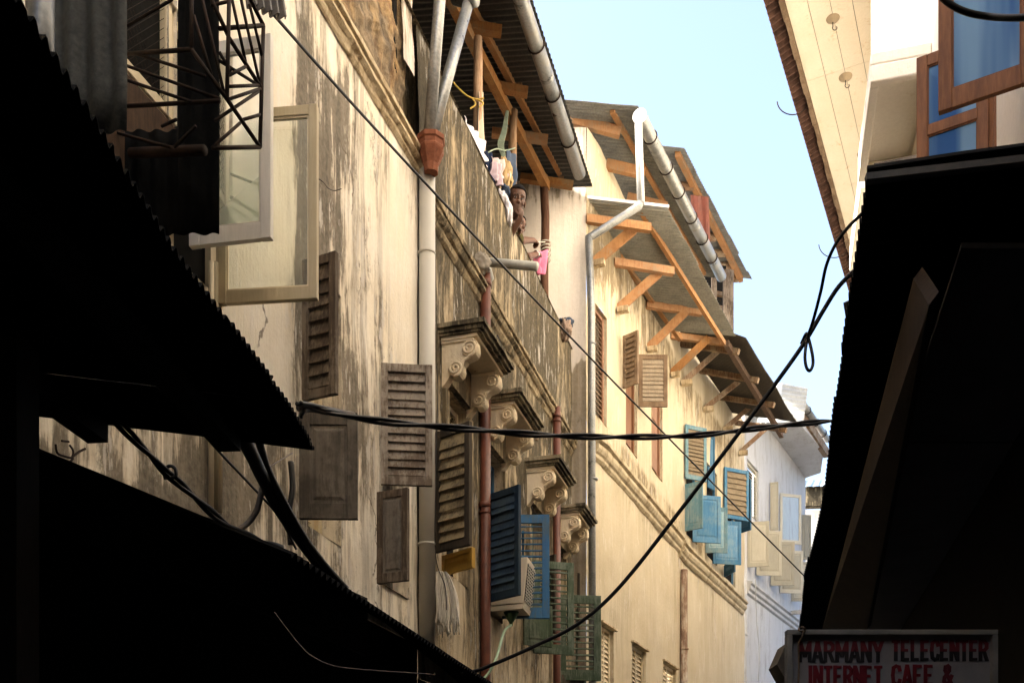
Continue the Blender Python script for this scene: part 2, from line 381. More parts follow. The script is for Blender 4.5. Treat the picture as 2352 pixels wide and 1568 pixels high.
M_RUST = metal('rusty_bar', (.010, .006, .004), (.030, .016, .010), .0, .75, spec=.15)  # rust darkened further: shadow on the frame put into the colour
M_WIRE = metal('thin_wire', (.08, .06, .05), (.14, .11, .09), .4, .5)
M_CREAMHOOK = plain('painted_rosette', (.40, .31, .20), .6, .3, .15)
M_TILE = plain('dark_clay_tile', (.085, .045, .032), .85, .15, .5, 7)
M_ROPE = plain('yellow_rope', (.55, .38, .10), .8, .1)
M_ROPEG = plain('green_string', (.30, .36, .28), .8, .1)
M_TWINE = plain('jute_twine', (.14, .10, .065), .9, .1)
# ---------------------------------------------------------------- plans of the facades
W1 = Plan([(-2.9-.291*5, -5.0), (-2.9+.291*12.6, 12.6)])
WC = Plan([(.93, 12.55), (1.133, 12.9), (3.0, 17.36), (4.99, 21.5)])
WD = Plan([(4.99, 21.5), (7.74, 26.4)])
WG = Plan([(1.25-.263*5, -5.0), (1.25+.263*11.7, 11.7)], side=-1)

# ---------------------------------------------------------------- reusable builders
def bar8(mb, o, e1, e2, e3, u0, u1, v0, v1, w0, w1, mi=0):
    mb.obox(o + e1*u0 + e2*v0 + e3*w0, e1*(u1-u0), e2*(v1-v0), e3*(w1-w0), mi)
def leaf_at(parent, H, e1, wd, zb, zt, style, mat, mat2, label=None, name='shutter', rail=(), nsl=None, sw=None, tilt=None):
    """one hinged leaf: frame with slats, a raised panel or a pane as its sub-part"""
    O = Vector((H.x, H.y, zb)); h = zt-zb; e1 = e1.normalized(); e3 = e1.cross(ZV).normalized(); T = .034
    if e3.y < 0: e3 = -e3
    sw = sw or min(.06, .19*wd); tr = sw*1.15; br = sw*1.5
    mb = MB()
    bar8(mb, O, e1, ZV, e3, 0, sw, 0, h, -T/2, T/2); bar8(mb, O, e1, ZV, e3, wd-sw, wd, 0, h, -T/2, T/2)
    T2 = T*.86
    bar8(mb, O, e1, ZV, e3, sw, wd-sw, 0, br, -T2/2, T2/2); bar8(mb, O, e1, ZV, e3, sw, wd-sw, h-tr, h, -T2/2, T2/2)
    holes = [(br, h-tr)]
    for r in rail:
        z = h*r; bar8(mb, O, e1, ZV, e3, sw, wd-sw, z-sw*.5, z+sw*.5, -T2/2, T2/2)
        lo, hi = holes.pop(); holes += [(lo, z-sw*.5), (z+sw*.5, hi)]
    fr = mb.build(name, mat, parent, label, bevel=.003)
    for (z0, z1) in holes:
        mb = MB()
        if style in ('louver', 'open'):
            n = nsl or max(4, int((z1-z0)/.07)); pt = (z1-z0)/n
            a = R(tilt if tilt is not None else (17 if style == 'louver' else 62))
            L = pt*1.45 if style == 'louver' else pt*.82
            for i in range(n):
                zc = z0+pt*(i+.5); jj = random.uniform(-.07, .07) + (random.uniform(.1, .3) if random.random() < .05 else 0)
                d = ZV*math.cos(a+jj) + e3*math.sin(a+jj); q = d.cross(e1)
                if False: continue
                c = O + e1*sw + ZV*(zc+random.uniform(-.004, .004))
                mb.obox(c - d*L/2 - q*.0045, e1*(wd-2*sw), d*L, q*.009)
            mb.build('slats', mat2, fr)
            if style == 'open':
                m3 = MB(); bar8(m3, O, e1, ZV, e3, wd*.42, wd*.42+.018, z0-.03, z1-.06, .022, .04); m3.build('tilt_rod', mat, fr)
        elif style == 'panel':
            bar8(mb, O, e1, ZV, e3, sw, wd-sw, z0, z1, -.007, .007)
            g = min(.045, wd*.11)
            for s_ in (-1, 1):
                a0 = [O+e1*(sw+g*.5)+ZV*(z0+g*.5)+e3*(s_*.0075), O+e1*(wd-sw-g*.5)+ZV*(z0+g*.5)+e3*(s_*.0075), O+e1*(wd-sw-g*.5)+ZV*(z1-g*.5)+e3*(s_*.0075), O+e1*(sw+g*.5)+ZV*(z1-g*.5)+e3*(s_*.0075)]
                a1 = [O+e1*(sw+g)+ZV*(z0+g)+e3*(s_*.014), O+e1*(wd-sw-g)+ZV*(z0+g)+e3*(s_*.014), O+e1*(wd-sw-g)+ZV*(z1-g)+e3*(s_*.014), O+e1*(sw+g)+ZV*(z1-g)+e3*(s_*.014)]
                mb.hull8(a0, a1) if s_ > 0 else mb.hull8(a0[::-1], a1[::-1])
            mb.build('panel', mat2, fr)
        else:
            bar8(mb, O, e1, ZV, e3, sw-.004, wd-sw+.004, z0-.004, z1+.004, -.002, .002); mb.build('pane', mat2, fr)
            m3 = MB(); g = .008
            for (u0, u1, v0, v1) in ((sw, sw+g, z0, z1), (wd-sw-g, wd-sw, z0, z1), (sw+g, wd-sw-g, z0, z0+g), (sw+g, wd-sw-g, z1-g, z1)):
                bar8(m3, O, e1, ZV, e3, u0, u1, v0, v1, -.009, .009)
            m3.build('glazing_bead', mat, fr)
    return fr
def leaf(parent, plan, xh, yhb, xf, yfb, yft, style, mat, mat2=None, label=None, off=.03, Yh=None, **kw):
    Yh = Yh or plan.Y(xh, off); H = plan.p(Yh, 0, off)
    zb = EZ+(HY-yhb)/F*H.y; Yf = H.y*(HY-yhb)/(HY-yfb)
    E = Vector(((xf-CX)/F*Yf, Yf, 0)) - Vector((H.x, H.y, 0)); zt = EZ+(HY-yft)/F*Yf
    return leaf_at(parent, H, E, E.length, zb, zt, style, mat, mat2 or mat, label, **kw)
def window(parent, plan, Ya, Yb, za, zb, style, mat, mat2=None, dep=.13, label=None, cols=1, name='window'):
    mb = MB(); fw = .045
    pbox(mb, plan, Ya, Ya+fw, za, zb, -dep, -dep+.05); pbox(mb, plan, Yb-fw, Yb, za, zb, -dep, -dep+.05)
    pbox(mb, plan, Ya+fw, Yb-fw, za, za+fw, -dep, -dep+.046); pbox(mb, plan, Ya+fw, Yb-fw, zb-fw, zb, -dep, -dep+.046)
    cs = [(Ya+fw, Yb-fw)]
    if cols == 2:
        ym = (Ya+Yb)/2; pbox(mb, plan, ym-.02, ym+.02, za+fw, zb-fw, -dep, -dep+.046); cs = [(Ya+fw, ym-.02), (ym+.02, Yb-fw)]
    fr = mb.build(name, mat, parent, label)
    if style == 'dark':
        mb = MB(); pbox(mb, plan, Ya+fw, Yb-fw, za+fw, zb-fw, -dep+.012, -dep+.018); mb.build('pane', M_DARK, fr)
    elif style == 'louver':
        mb = MB()
        for (a, b) in cs:
            n = max(4, int((zb-za-2*fw)/.062)); pt = (zb-za-2*fw)/n
            for i in range(n):
                z = za+fw+pt*i
                q = [plan.p(a, z, -dep+.045), plan.p(b, z, -dep+.045), plan.p(b, z+pt*.95, -dep+.012), plan.p(a, z+pt*.95, -dep+.012)]
                mb.prism(q, plan.n(a)*-.007)
        mb.build('slats', mat2 or mat, fr)
        mb = MB(); pbox(mb, plan, Ya+fw, Yb-fw, za+fw, zb-fw, -dep-.05, -dep-.04); mb.build('backing', M_DARK, fr)
    elif style == 'panel':
        mb = MB(); pbox(mb, plan, Ya+fw, Yb-fw, za+fw, zb-fw, -dep+.005, -dep+.02)
        zm = (za+zb)/2
        for (a, b) in ((za+.1, zm-.05), (zm+.05, zb-.1)):
            pbox(mb, plan, Ya+.1, Yb-.1, a, b, -dep+.02, -dep+.033)
        mb.build('panel', mat2 or mat, fr)
    return fr
def scroll_bracket(parent, plan, Ya, z, k=1.0, name='scroll_bracket'):
    th = .085*k
    prof = [(0,-.0),(.27,-.0),(.295,-.03),(.30,-.075),(.285,-.125),(.25,-.152),(.205,-.168),(.178,-.20),(.172,-.245),(.15,-.285),(.105,-.295),(.07,-.272),(.055,-.30),(.028,-.335),(0,-.36)]
    mb = MB(); t = plan.t(Ya)
    mb.prism([plan.p(Ya, z+b*k, a*k) for a, b in prof], t*th)
    for (cu, cz, r) in ((.235, -.085, .062), (.118, -.232, .058)):
        ring = [plan.p(Ya, z+(cz+r*math.sin(q))*k, (cu+r*math.cos(q))*k) - t*.014 for q in [2*math.pi*i/18 for i in range(18)]]
        mb.prism(ring, t*(th+.028))
        sp = []
        for i in range(34):
            q = -math.pi*.5 + i*.36; rr = r*(1.05 - i/34*.86)
            sp.append(plan.p(Ya, z+(cz+rr*math.sin(q))*k, (cu+rr*math.cos(q))*k) - t*.018)
        mb.tube(sp, .011*k, 6)
    s_ = [plan.p(Ya, z+b*k, a*k) - t*.008 for a, b in ((.288,-.12),(.25,-.15),(.19,-.175),(.172,-.215))]
    mb.tube(smooth_path(s_, 4), .013*k, 6)
    s_ = [plan.p(Ya, z+b*k, a*k) - t*.004 for a, b in ((.0,-.012),(.27,-.012))]
    mb.tube(s_, .012*k, 6)
    return mb.build(name, M_HOODP, parent, smooth=False)
def hood(parent, plan, Ya, Yb, z, k=1.0):
    mb = MB()
    for (za, zb, o, e) in ((z-.048, z-.012, .385, .035), (z-.078, z-.049, .36, .015), (z-.098, z-.079, .335, 0)):
        n = 12
        for i in range(n):
            a = Ya-e+(Yb-Ya+2*e)*i/n; b = Ya-e+(Yb-Ya+2*e)*(i+1)/n
            j0 = .008*nz((a*5, z, za*9), 3); j1 = .008*nz((b*5, z, za*9), 3)
            q = [plan.p(a,za,-.02), plan.p(a,za,o*k+j0), plan.p(b,za,o*k+j1), plan.p(b,za,-.02)]
            mb.hull8(q, [v+ZV*(zb-za+.6*j0) for v in q])
    h = mb.build('window_hood', M_MOSS, parent)
    mb = MB(); pbox(mb, plan, Ya+.02, Yb-.02, z-.125, z-.099, 0, .30*k)
    mb.build('hood_soffit', M_HOODP, h)
    scroll_bracket(h, plan, Ya+.04, z-.126, k); scroll_bracket(h, plan, Yb-.13, z-.126, k)
    mb = MB(); pbox(mb, plan, Ya+.14, Yb-.14, z-.42, z-.126, 0, .05); pbox(mb, plan, Ya+.05, Ya+.13, z-1.7, z-.49, 0, .035); pbox(mb, plan, Yb-.12, Yb-.04, z-1.7, z-.49, 0, .035)
    mb.build('hood_architrave', M_CORNB, h)
    return h
def gutter(parent, pts, r, mat, strap_every=.62, name='gutter'):
    g = MB(); pts = [Vector(p) for p in pts]; g.tube(pts, r, 16)
    go = g.build(name, mat, parent, smooth=True)
    L = (pts[-1]-pts[0]).length; d = (pts[-1]-pts[0]).normalized(); a = d.cross(ZV).normalized(); b = a.cross(d)
    s = 1.1
    while s < L-.3:
        m = MB(); c = pts[0]+d*s; m.tube([c, c+d*.01, c+d*.05, c+d*.06], [r*1.005, r*1.03, r*1.03, r*1.005], 16); m.build('gutter_joint', mat, go, smooth=True); s += 1.7
    s = strap_every*.6
    while s < L:
        c = pts[0]+d*s; m = MB()
        m.tube([c + (a*math.cos(q)+b*math.sin(q))*(r*1.07) for q in [2*math.pi*i/16 for i in range(17)]], .009, 5)
        m.build('gutter_strap', M_RUST, go); s += strap_every*random.uniform(.85, 1.15)
    return go
def pipe(parent, pts, r, mat, name='downpipe', rings=(), label=None, seg=14, rmat=None):
    m = MB(); m.tube(pts, r, seg); o = m.build(name, mat, parent, label, smooth=True)
    for (c, rr, h) in rings:
        c = Vector(c); m = MB(); m.tube([c-ZV*h/2, c-ZV*h*.4, c+ZV*h*.4, c+ZV*h/2], [r*1.02, rr, rr, r*1.02], seg); m.build('pipe_collar', rmat or mat, o, smooth=True)
    return o

# ---------------------------------------------------------------- ground
mb = MB(); mb.grid(lambda u, v: Vector((-400+800*u, -400+1200*v, 0)), 8, 8)
mb.build('ground', plain('trodden_alley_paving', (.05, .045, .04), .9, .1, .4, 2), kind='structure')

# ---------------------------------------------------------------- house A: stained cream house, near left
def blob(x, y, cx, cy, rx, ry, v): return v*math.exp(-((x-cx)/rx)**2-((y-cy)/ry)**2)
def stain_shadeA(x, y, p):
    s = .37
    if x < 640: s = .10
    if 630 < x < 668: s = .0
    if 672 < x < 790: s += .14
    s += blob(x, y, 700, 650, 14, 260, .5) + blob(x, y, 690, 180, 22, 220, .3) + blob(x, y, 745, 420, 45, 260, .32)
    s += blob(x, y, 815, 980, 25, 200, .5) + blob(x, y, 860, 620, 25, 220, .22) + blob(x, y, 780, 260, 40, 130, .22)
    s -= blob(x, y, 905, 560, 35, 150, .42) + blob(x, y, 940, 760, 25, 170, .42) + blob(x, y, 760, 110, 40, 120, .12)
    s -= blob(x, y, 600, 560, 60, 300, .1)
    if y > 930 and x < 700: s = .52 + blob(x, y, 490, 1110, 70, 110, .8) + blob(x, y, 90, 1050, 120, 50, .3) + blob(x, y, 330, 1150, 260, 40, .35)  # extra stain here paints in the upper awning's shade, besides real streaks
    return max(0, min(1, s))
A = root('stained_house', W1.p(1.5, 0, 0), 'cream house with brown streaked plaster and glazed casements behind the cream drainpipe', 'house', 'old houses along the alley')
opsA = [(4.56, 4.98, W1.z(505, 700, 0)-.02, 5.42), (5.84, 6.26, 3.42, 4.98), (6.9, 7.34, 3.35, 4.86), (4.10, 4.62, 4.88, 5.75)]
wall_mb(W1, -5, 7.52, 3.05, 6.62, opsA, 0, .1, .2, stain_shadeA, .014).build('wall', M_A, A)
wall_mb(W1, -5, 7.52, 0, 3.05, (), 0, 1.0, .2, None, .01).build('shop_front', M_DARK, A, 'shop front under the awning, painted black for its deep shade')
wall_mb(W1, 4.5, 7.40, 6.72, 9.0, (), -.05, .03, .2, None, .045, jf=4.5).build('rubble_parapet', M_ROUGH, A, 'bare brown rubble above the cornice')
mb = MB(); pbox(mb, W1, 7.20, 7.26, 7.15, 11.6, -.25, -.05); mb.build('crack', M_DARK, A)
wall_mb(W1, 7.26, 7.44, 7.25, 9.2, (), .0, .05, .2, None, .03).build('plaster_edge', M_PIER, A)
mb = MB(); pbox(mb, W1, -5, 4.5, 6.7, 11.6, -.3, -.05); pbox(mb, W1, 4.5, 7.16, 8.9, 11.6, -.3, -.05); mb.build('upper_wall', M_ROUGH, A)
mb = MB(); prA = [(0,6.54),(.03,6.57),(.045,6.60),(.05,6.65),(.085,6.67),(.115,6.70),(.12,6.745),(.10,6.755),(.10,6.77),(.155,6.79),(.16,6.84),(.145,6.865),(-.03,6.89)]
prA = [(a*.45, 6.57+(b-6.54)*.48) for a, b in prA]; sweep(mb, W1, -5, 7.55, prA, .05, .009); mb.build('cornice', M_CORN, A, smooth=False)
mb = MB(); mb.hull8([W1.p(-5,11.5,.2), W1.p(7.3,11.5,.2), W1.p(7.3,11.5,-4), W1.p(-5,11.5,-4)], [W1.p(-5,11.8,.2), W1.p(7.3,11.8,.2), W1.p(7.3,13.0,-4), W1.p(-5,13.0,-4)]); mb.build('roof', M_TIN_OLD, A)
mb = MB(); pbox(mb, W1, -5, -4.8, 0, 11.5, -4, -.05); pbox(mb, W1, -4.8, 7.3, 0, 11.5, -4, -3.8); mb.build('back_wall', M_DARK, A)
# windows of house A
window(A, W1, 4.58, 4.96, opsA[0][2]+.02, 5.40, 'dark', M_CREAMF, dep=.06)
window(A, W1, 5.86, 6.24, 3.44, 4.96, 'panel', M_CREAMF, M_CREAMF, dep=.16)
window(A, W1, 6.92, 7.32, 3.37, 4.84, 'panel', M_SH_GR2, M_SH_GR2, dep=.16)
wm = window(A, W1, 4.12, 4.60, 4.90, 5.73, 'dark', M_CREAMF, dep=.05, label='window covered with diamond wire mesh')
mb = MB()
for i in range(-11, 12):
    for s_ in (1, -1):
        pts = []
        for k in range(2):
            u = i/11 + k*s_*.83/.48*.9
            pts.append((u, k))
        (u0, v0), (u1, v1) = pts
        def clip(u0, v0, u1, v1):
            t0, t1 = 0., 1.; du = u1-u0
            for (lim, sg) in ((0, 1), (1, -1)):
                a = (u0-lim)*sg; b = du*sg
                if abs(b) < 1e-9: continue
                t = -a/b
                if b > 0: t0 = max(t0, t)
                else: t1 = min(t1, t)
            return (t0, t1) if t1 > t0 else None
        c = clip(u0, v0, u1, v1)
        if c:
            q = [W1.p(4.16+.40*(u0+(u1-u0)*t), 4.94+.75*(v0+(v1-v0)*t), -.01) for t in c]
            mb.tube(q, .0013, 4)
mb.build('wire_mesh', M_RUST, wm)
leaf(A, W1, 440, 570, 625, 549, 82, 'glass', M_GREYF, M_GLASSF, 'off white glazed casement nearest the rusty frame', name='casement', sw=.052)
leaf(A, W1, 505, 701, 730, 688, 243, 'glass', M_CREAMF, M_GLASS, 'cream glazed casement', name='casement', sw=.042)
leaf(A, W1, 699, 922, 774, 905, 578, 'louver', M_SH_BR, M_SH_BR, 'tall narrow dark brown louvred shutter', sw=.045)
leaf(A, W1, 690, 1192, 822, 1193, 950, 'panel', M_SH_GR2, M_SH_GR2, 'grey panelled lower shutter')
leaf(A, W1, 876, 1113, 993, 1117, 840, 'louver', M_SH_GR, M_SH_GR, 'silver grey louvred shutter', sw=.048, nsl=12)
leaf(A, W1, 869, 1341, 938, 1333, 1120, 'panel', M_SH_BR, M_SH_GR2, 'dark panelled lower shutter')
mb = MB(); pbox(mb, W1, 4.08, 4.66, 4.4, 4.84, 0.005, .03); mb.build('boarding', M_TIMB_SH, A)
# bundled grey pipes beside the casements
for k in range(3):
    pipe(A, [W1.p(4.86+.035*k, 3.2, .03), W1.p(4.86+.035*k, W1.z(455+8*k, 572, .03), .03)], .014, M_CREAMF, 'conduit', seg=8)

# ---------------------------------------------------------------- cream drainpipe, zinc pipes and hopper between A and B
def stainB(x, y, p):
    if p.z > 6.6: return .70 + .35*nz((p.y*1.6, 0, p.z*.5)) - blob(x, y, 1190, 760, 60, 60, .0)
    s = .64 - .10*max(0, 5.4-p.z)
    if p.z > 5.3: s += .12
    s += .3*nz((p.y*2.7, 3, p.z*.3))
    return max(.1, min(1, s))
B = root('mouldy_house', W1.p(10, 0, 0), 'grey mould-stained house with scrolled window hoods and a laundry loft behind its parapet', 'house', 'old houses along the alley')
HOODS = [(7.99, 8.74, 5.70), (9.02, 9.74, 5.61), (10.44, 11.12, 5.56), (11.62, 12.22, 5.46)]
opsB = [(a+.12, b-.12, z-1.95, z-.45) for a, b, z in HOODS]
wall_mb(W1, 7.52, 12.55, 2.8, 7.72, opsB, 0, .1, .2, stainB, .02).build('wall', M_B, B)
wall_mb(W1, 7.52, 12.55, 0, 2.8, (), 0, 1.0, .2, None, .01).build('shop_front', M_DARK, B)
mb = MB(); pbox(mb, W1, 6.5, 12.4, 6.7, 11.2, -7, -3.3); mb.build('unseen_sun_blocker', M_B, B)  # unseen mass added to keep sun off the pale end wall
mb = MB(); n = 60                                             # parapet top and inner face
mb.at = []
def ptop(u, v):
    Yv = 7.3+5.25*u; p = W1.p(Yv, 7.72, .012-.2*v if v < .7 else -.15); 
    if v >= .99: p.z = 6.7
    else: p.z += .012*nz(p, 5)
    return p
mb.grid(ptop, n, 4); mb.at = [.55]*len(mb.v); mb.build('parapet_coping', M_B, B)
mb = MB(); prB = [(0,6.33),(.03,6.36),(.045,6.40),(.05,6.44),(.085,6.46),(.11,6.49),(.115,6.525),(.09,6.54),(.135,6.56),(.14,6.61),(0,6.65)]
prB = [(a*.65, 6.36+(b-6.33)*.62) for a, b in prB]; sweep(mb, W1, 7.56, 12.5, prB, .05, .010, seed=3); mb.build('cornice', M_CORNB, B)
for a, b, z in HOODS: hood(B, W1, a, b, z)
for i, (a, b, c, d) in enumerate(opsB):
    wf = window(B, W1, a+.01, b-.01, c+.01, d-.01, 'dark', (M_CREAMF, M_BLUE, M_GREEN, M_GREEN)[i], dep=.12)
    if i == 0:
        m = MB()
        for k in range(-4, 5):
            for s_ in (1, -1):
                ym = (a+b)/2; y0 = ym + k*.07; 
                q = [(y0-.2*s_, d-.42), (y0+.2*s_, d-.06)]
                t0 = max(0, min(1, 0)); pts = []
                for t in (0, 1):
                    yy = q[0][0]+(q[1][0]-q[0][0])*t; zz = q[0][1]+(q[1][1]-q[0][1])*t
                    cl = min(max(yy, a+.05), b-.05)
                    if abs(yy-cl) > 1e-6: tt = (cl-q[0][0])/(q[1][0]-q[0][0]); zz = q[0][1]+(q[1][1]-q[0][1])*max(0, min(1, tt))
                    pts.append(W1.p(cl, zz, -.085))
                if (pts[0]-pts[1]).length > .04: m.tube(pts, .006, 4)
        m.build('lattice', M_SH_TAN, wf)
# loft of house B: floor, back wall, roof, beams
mb = MB(); pbox(mb, W1, 7.45, 12.5, 6.62, 6.70, -3.2, -.16); mb.build('loft_floor', M_TIMB_OLD, B)
mb = MB(); pbox(mb, W1, 7.0, 12.5, 6.71, 10.1, -3.2, -3.1); pbox(mb, W1, 7.3, 7.4, 6.71, 9.9, -3.0, -.22); mb.build('loft_back_wall', M_DARK, B)
mb = MB(); corr(mb, W1.p(6.2, 9.70, .27), W1.p(12.53, 9.70, .27), W1.p(6.2, 10.25, -3.3), W1.p(12.53, 10.25, -3.3), .076, .009, 3, .01)
roofB = mb.build('roof', M_TIN_LOFT, B, solid=.003)
gutter(B, [W1.p(6.2, 9.58, .20), W1.p(12.1, 9.58, .20)], .075, M_GALV, .70)
def beam_px(parent, a, Ya, b, Yb, w_, h_, mat, name='rafter', up=ZV):
    m = MB(); m.beam(P(*a, Ya), P(*b, Yb), w_, h_, up); return m.build(name, mat, parent)
beam_px(B, (1000,-70), 9.2, (1255,428), 12.33, .085, .11, M_TIMB, 'beam')
beam_px(B, (1060,-25), 9.6, (1292,405), 12.40, .06, .09, M_TIMB, 'beam')
for (a, b, Yv) in (((1050,58),(1152,73),9.95), ((1100,192),(1212,213),10.75), ((1130,305),(1258,322),11.5), ((1195,408),(1316,426),12.35)):
    beam_px(B, a, Yv, b, Yv+.03, .09, .075, M_TIMB, 'wall_plate')
    beam_px(B, (a[0]+30,a[1]-10), Yv+.1, (b[0]-14,b[1]-11), Yv+.12, .07, .06, M_TIMB_OLD, 'wall_plate')
def pole(parent, xt, yt, Yv, mat, r0, r1, zb=6.7, wob=.02, name='loft_post'):
    T = P(xt, yt, Yv); pts = []; rs = []
    for i in range(13):
        t = i/12; z = zb+(T.z-zb)*t
        pts.append(Vector((T.x+wob*nz((z*1.7, xt, 0))*1.2, T.y+wob*nz((z*1.7, xt, 5)), z))); rs.append((r0+(r1-r0)*t)*(1+.16*nz((z*4, xt, 2))))
    m = MB(); m.tube(pts, rs, 12); return m.build(name, mat, parent, smooth=True)
pole(B, 1098, 88, 9.84, M_POLE, .058, .045); pole(B, 1178, 255, 11.05, M_POLE, .05, .045); pole(B, 1251, 404, 12.3, M_POLE_D, .05, .052)
# shutters of house B
leaf(B, W1, 1002, 1270, 1081, 1251, 967, 'louver', M_SH_DK, M_SH_TAN, 'sooty shutter with tan louvres', nsl=10, sw=.05)
leaf(B, W1, 1011, 1322, 1088, 1303, 1256, 'panel', M_YEL, M_YEL, 'bright yellow lower shutter', Yh=7.98, sw=.03)
leaf(B, W1, 1117, 1384, 1194, 1366, 1112, 'louver', M_BLUE_D, M_BLUE_D, 'nearly black blue louvred shutter', nsl=12, sw=.052)
leaf(B, W1, 1154, 1420, 1262, 1420, 1182, 'open', M_BLUE, M_BLUE, 'bright blue open-slatted shutter', nsl=14, sw=.07)
leaf(B, W1, 1203, 1480, 1268, 1486, 1392, 'panel', M_GREEN, M_GREEN, 'green lower shutter', sw=.03)
leaf(B, W1, 1226, 1499, 1317, 1504, 1293, 'open', M_GREEN, M_GREEN, 'green open-slatted shutter', nsl=12, sw=.07)
leaf(B, W1, 1262, 1455, 1276, 1452, 1272, 'panel', M_SH_DK, M_SH_DK, sw=.012)
leaf(B, W1, 1284, 1561, 1380, 1563, 1368, 'open', M_GREEN, M_GREEN, 'green open-slatted shutter by the corner', nsl=11, sw=.085)
leaf(B, W1, 1322, 1470, 1331, 1468, 1315, 'panel', M_SH_DK, M_SH_DK, sw=.012)
leaf(B, W1, 1282, 1620, 1345, 1625, 1545, 'panel', M_GREEN, M_SH_DK, sw=.04)
# pipes on house B
Yp = 7.52
cp = P(981, 395, Yp)
pv = pipe(B, [Vector((cp.x, Yp, 3.05)), Vector((cp.x, Yp, cp.z))], .062, M_PVC, 'downpipe', [(P(980, 583, Yp), .068, .02), (P(980, 1250, Yp), .068, .02)], 'cream plastic downpipe', rmat=M_PVC)
hp = MB()
def ringo(c, hw, n=8): return [c + Vector((hw*math.cos(math.pi/8+math.pi*2*i/n), hw*math.sin(math.pi/8+math.pi*2*i/n), 0)) for i in range(n)]
lev = [(318, .108), (328, .108), (331, .098), (341, .096), (344, .102), (349, .100), (380, .058), (398, .054)]
prev = None
for (yy, hw) in lev:
    r_ = ringo(P(990, yy, 7.45), hw)
    if prev: hp.hull8(r_, prev)
    prev = r_
hp.build('hopper_head', M_TERRA, B, 'flaking brick red hopper head')
pipe(B, [P(1020,-120,7.55), P(1010,0,7.5), P(986,308,7.45)], .045, M_GALV, 'downpipe', label='zinc pipe running into the hopper')
pipe(B, [P(1076,6,7.9), P(992,312,7.45)], .043, M_GALV, 'downpipe')
pipe(B, [P(1045,-6,7.95), P(1076,2,7.9), P(1092,-2,7.86)], .055, M_GALV, 'gutter_outlet')
Yr = 8.95
pipe(B, [Vector((P(1115,0,Yr).x, Yr, 0)), P(1115, 628, Yr)], .047, M_REDP, 'downpipe', [(P(1115, 652, Yr), .056, .05), (P(1113, 1160, Yr), .057, .05), (P(1113, 1178, Yr), .056, .02)], 'rust red downpipe')
pipe(B, [W1.p(9.2, P(1100,604,8.95).z, .02), P(1118, 602, 8.97), P(1233, 612, 8.78)], .038, plain('dirty_pvc', (.42,.41,.36), .6, .3, .3, 6), 'outlet_spout', label='grey spout sticking out over the alley')
Yr = 11.45
pipe(B, [Vector((P(1279,0,Yr).x, Yr, 0)), P(1279, 935, Yr)], .043, M_REDP, 'downpipe', [(P(1279, 956, Yr), .050, .03), (P(1279, 968, Yr), .050, .02)])

# ---------------------------------------------------------------- house C: yellow limewashed house
def stainC(x, y, p):
    s = .10 + .30*nz((p.y*1.1, p.z*.8, 0)) + .12*nz((p.y*3, p.z*2, 5))
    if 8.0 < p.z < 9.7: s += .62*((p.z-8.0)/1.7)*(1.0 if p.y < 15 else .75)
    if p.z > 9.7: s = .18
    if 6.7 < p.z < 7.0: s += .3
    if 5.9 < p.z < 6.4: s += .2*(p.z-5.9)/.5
    s += blob(x, y, 1400, 570, 50, 70, .25)
    return max(0, min(1, s))
C = root('yellow_house', WC.p(16, 0, 0), 'yellow limewashed house with orange timber canopy braces and blue shutters', 'house', 'old houses along the alley')
def wz(x, y): return WC.z(x, y)
opsC = []
def opC(x0, x1, zt, zb): opsC.append((WC.Y(x0), WC.Y(x1), zb, zt)); return opsC[-1]
oc1 = opC(1366, 1392, wz(1366, 697), wz(1387, 975)); oc2 = opC(1436, 1462, wz(1436, 770), wz(1456, 1045)); oc3 = opC(1496, 1520, wz(1496, 826), wz(1515, 1100))
ob1 = opC(1575, 1600, wz(1575, 972), wz(1574, 1225)); ob2 = opC(1622, 1646, wz(1622, 1060), wz(1622, 1275)); ob3 = opC(1664, 1688, wz(1664, 1078), wz(1664, 1325))
ol1 = opC(1380, 1408, wz(1395, 1440), wz(1395, 1440)-1.15); ol2 = opC(1451, 1482, wz(1455, 1478), wz(1455, 1478)-1.15); ol3 = opC(1522, 1552, wz(1526, 1520), wz(1526, 1520)-1.15)
wall_mb(WC, 12.55, 21.5, 0, 10.5, opsC, 0, .13, .16, stainC, .018).build('wall', M_C, C)
window(C, WC, *oc1, 'louver', M_BRW, M_BRW2, dep=.07, label='closed reddish louvred shutters') if False else None
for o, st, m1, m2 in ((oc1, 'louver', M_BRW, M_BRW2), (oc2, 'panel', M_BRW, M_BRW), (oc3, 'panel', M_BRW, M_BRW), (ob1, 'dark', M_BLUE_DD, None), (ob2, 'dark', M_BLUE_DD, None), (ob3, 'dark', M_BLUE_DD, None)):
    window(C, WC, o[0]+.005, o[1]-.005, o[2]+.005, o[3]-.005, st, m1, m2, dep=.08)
for o in (ol1, ol2, ol3):
    window(C, WC, o[0]+.005, o[1]-.005, o[2]+.005, o[3]-.005, 'louver', M_CREAMF, M_CREAMF, dep=.09, cols=2)
    mb = MB(); pbox(mb, WC, o[0]-.04, o[1]+.07, o[3]+.005, o[3]+.03, 0, .05); mb.build('window_ledge', M_CORN, C)
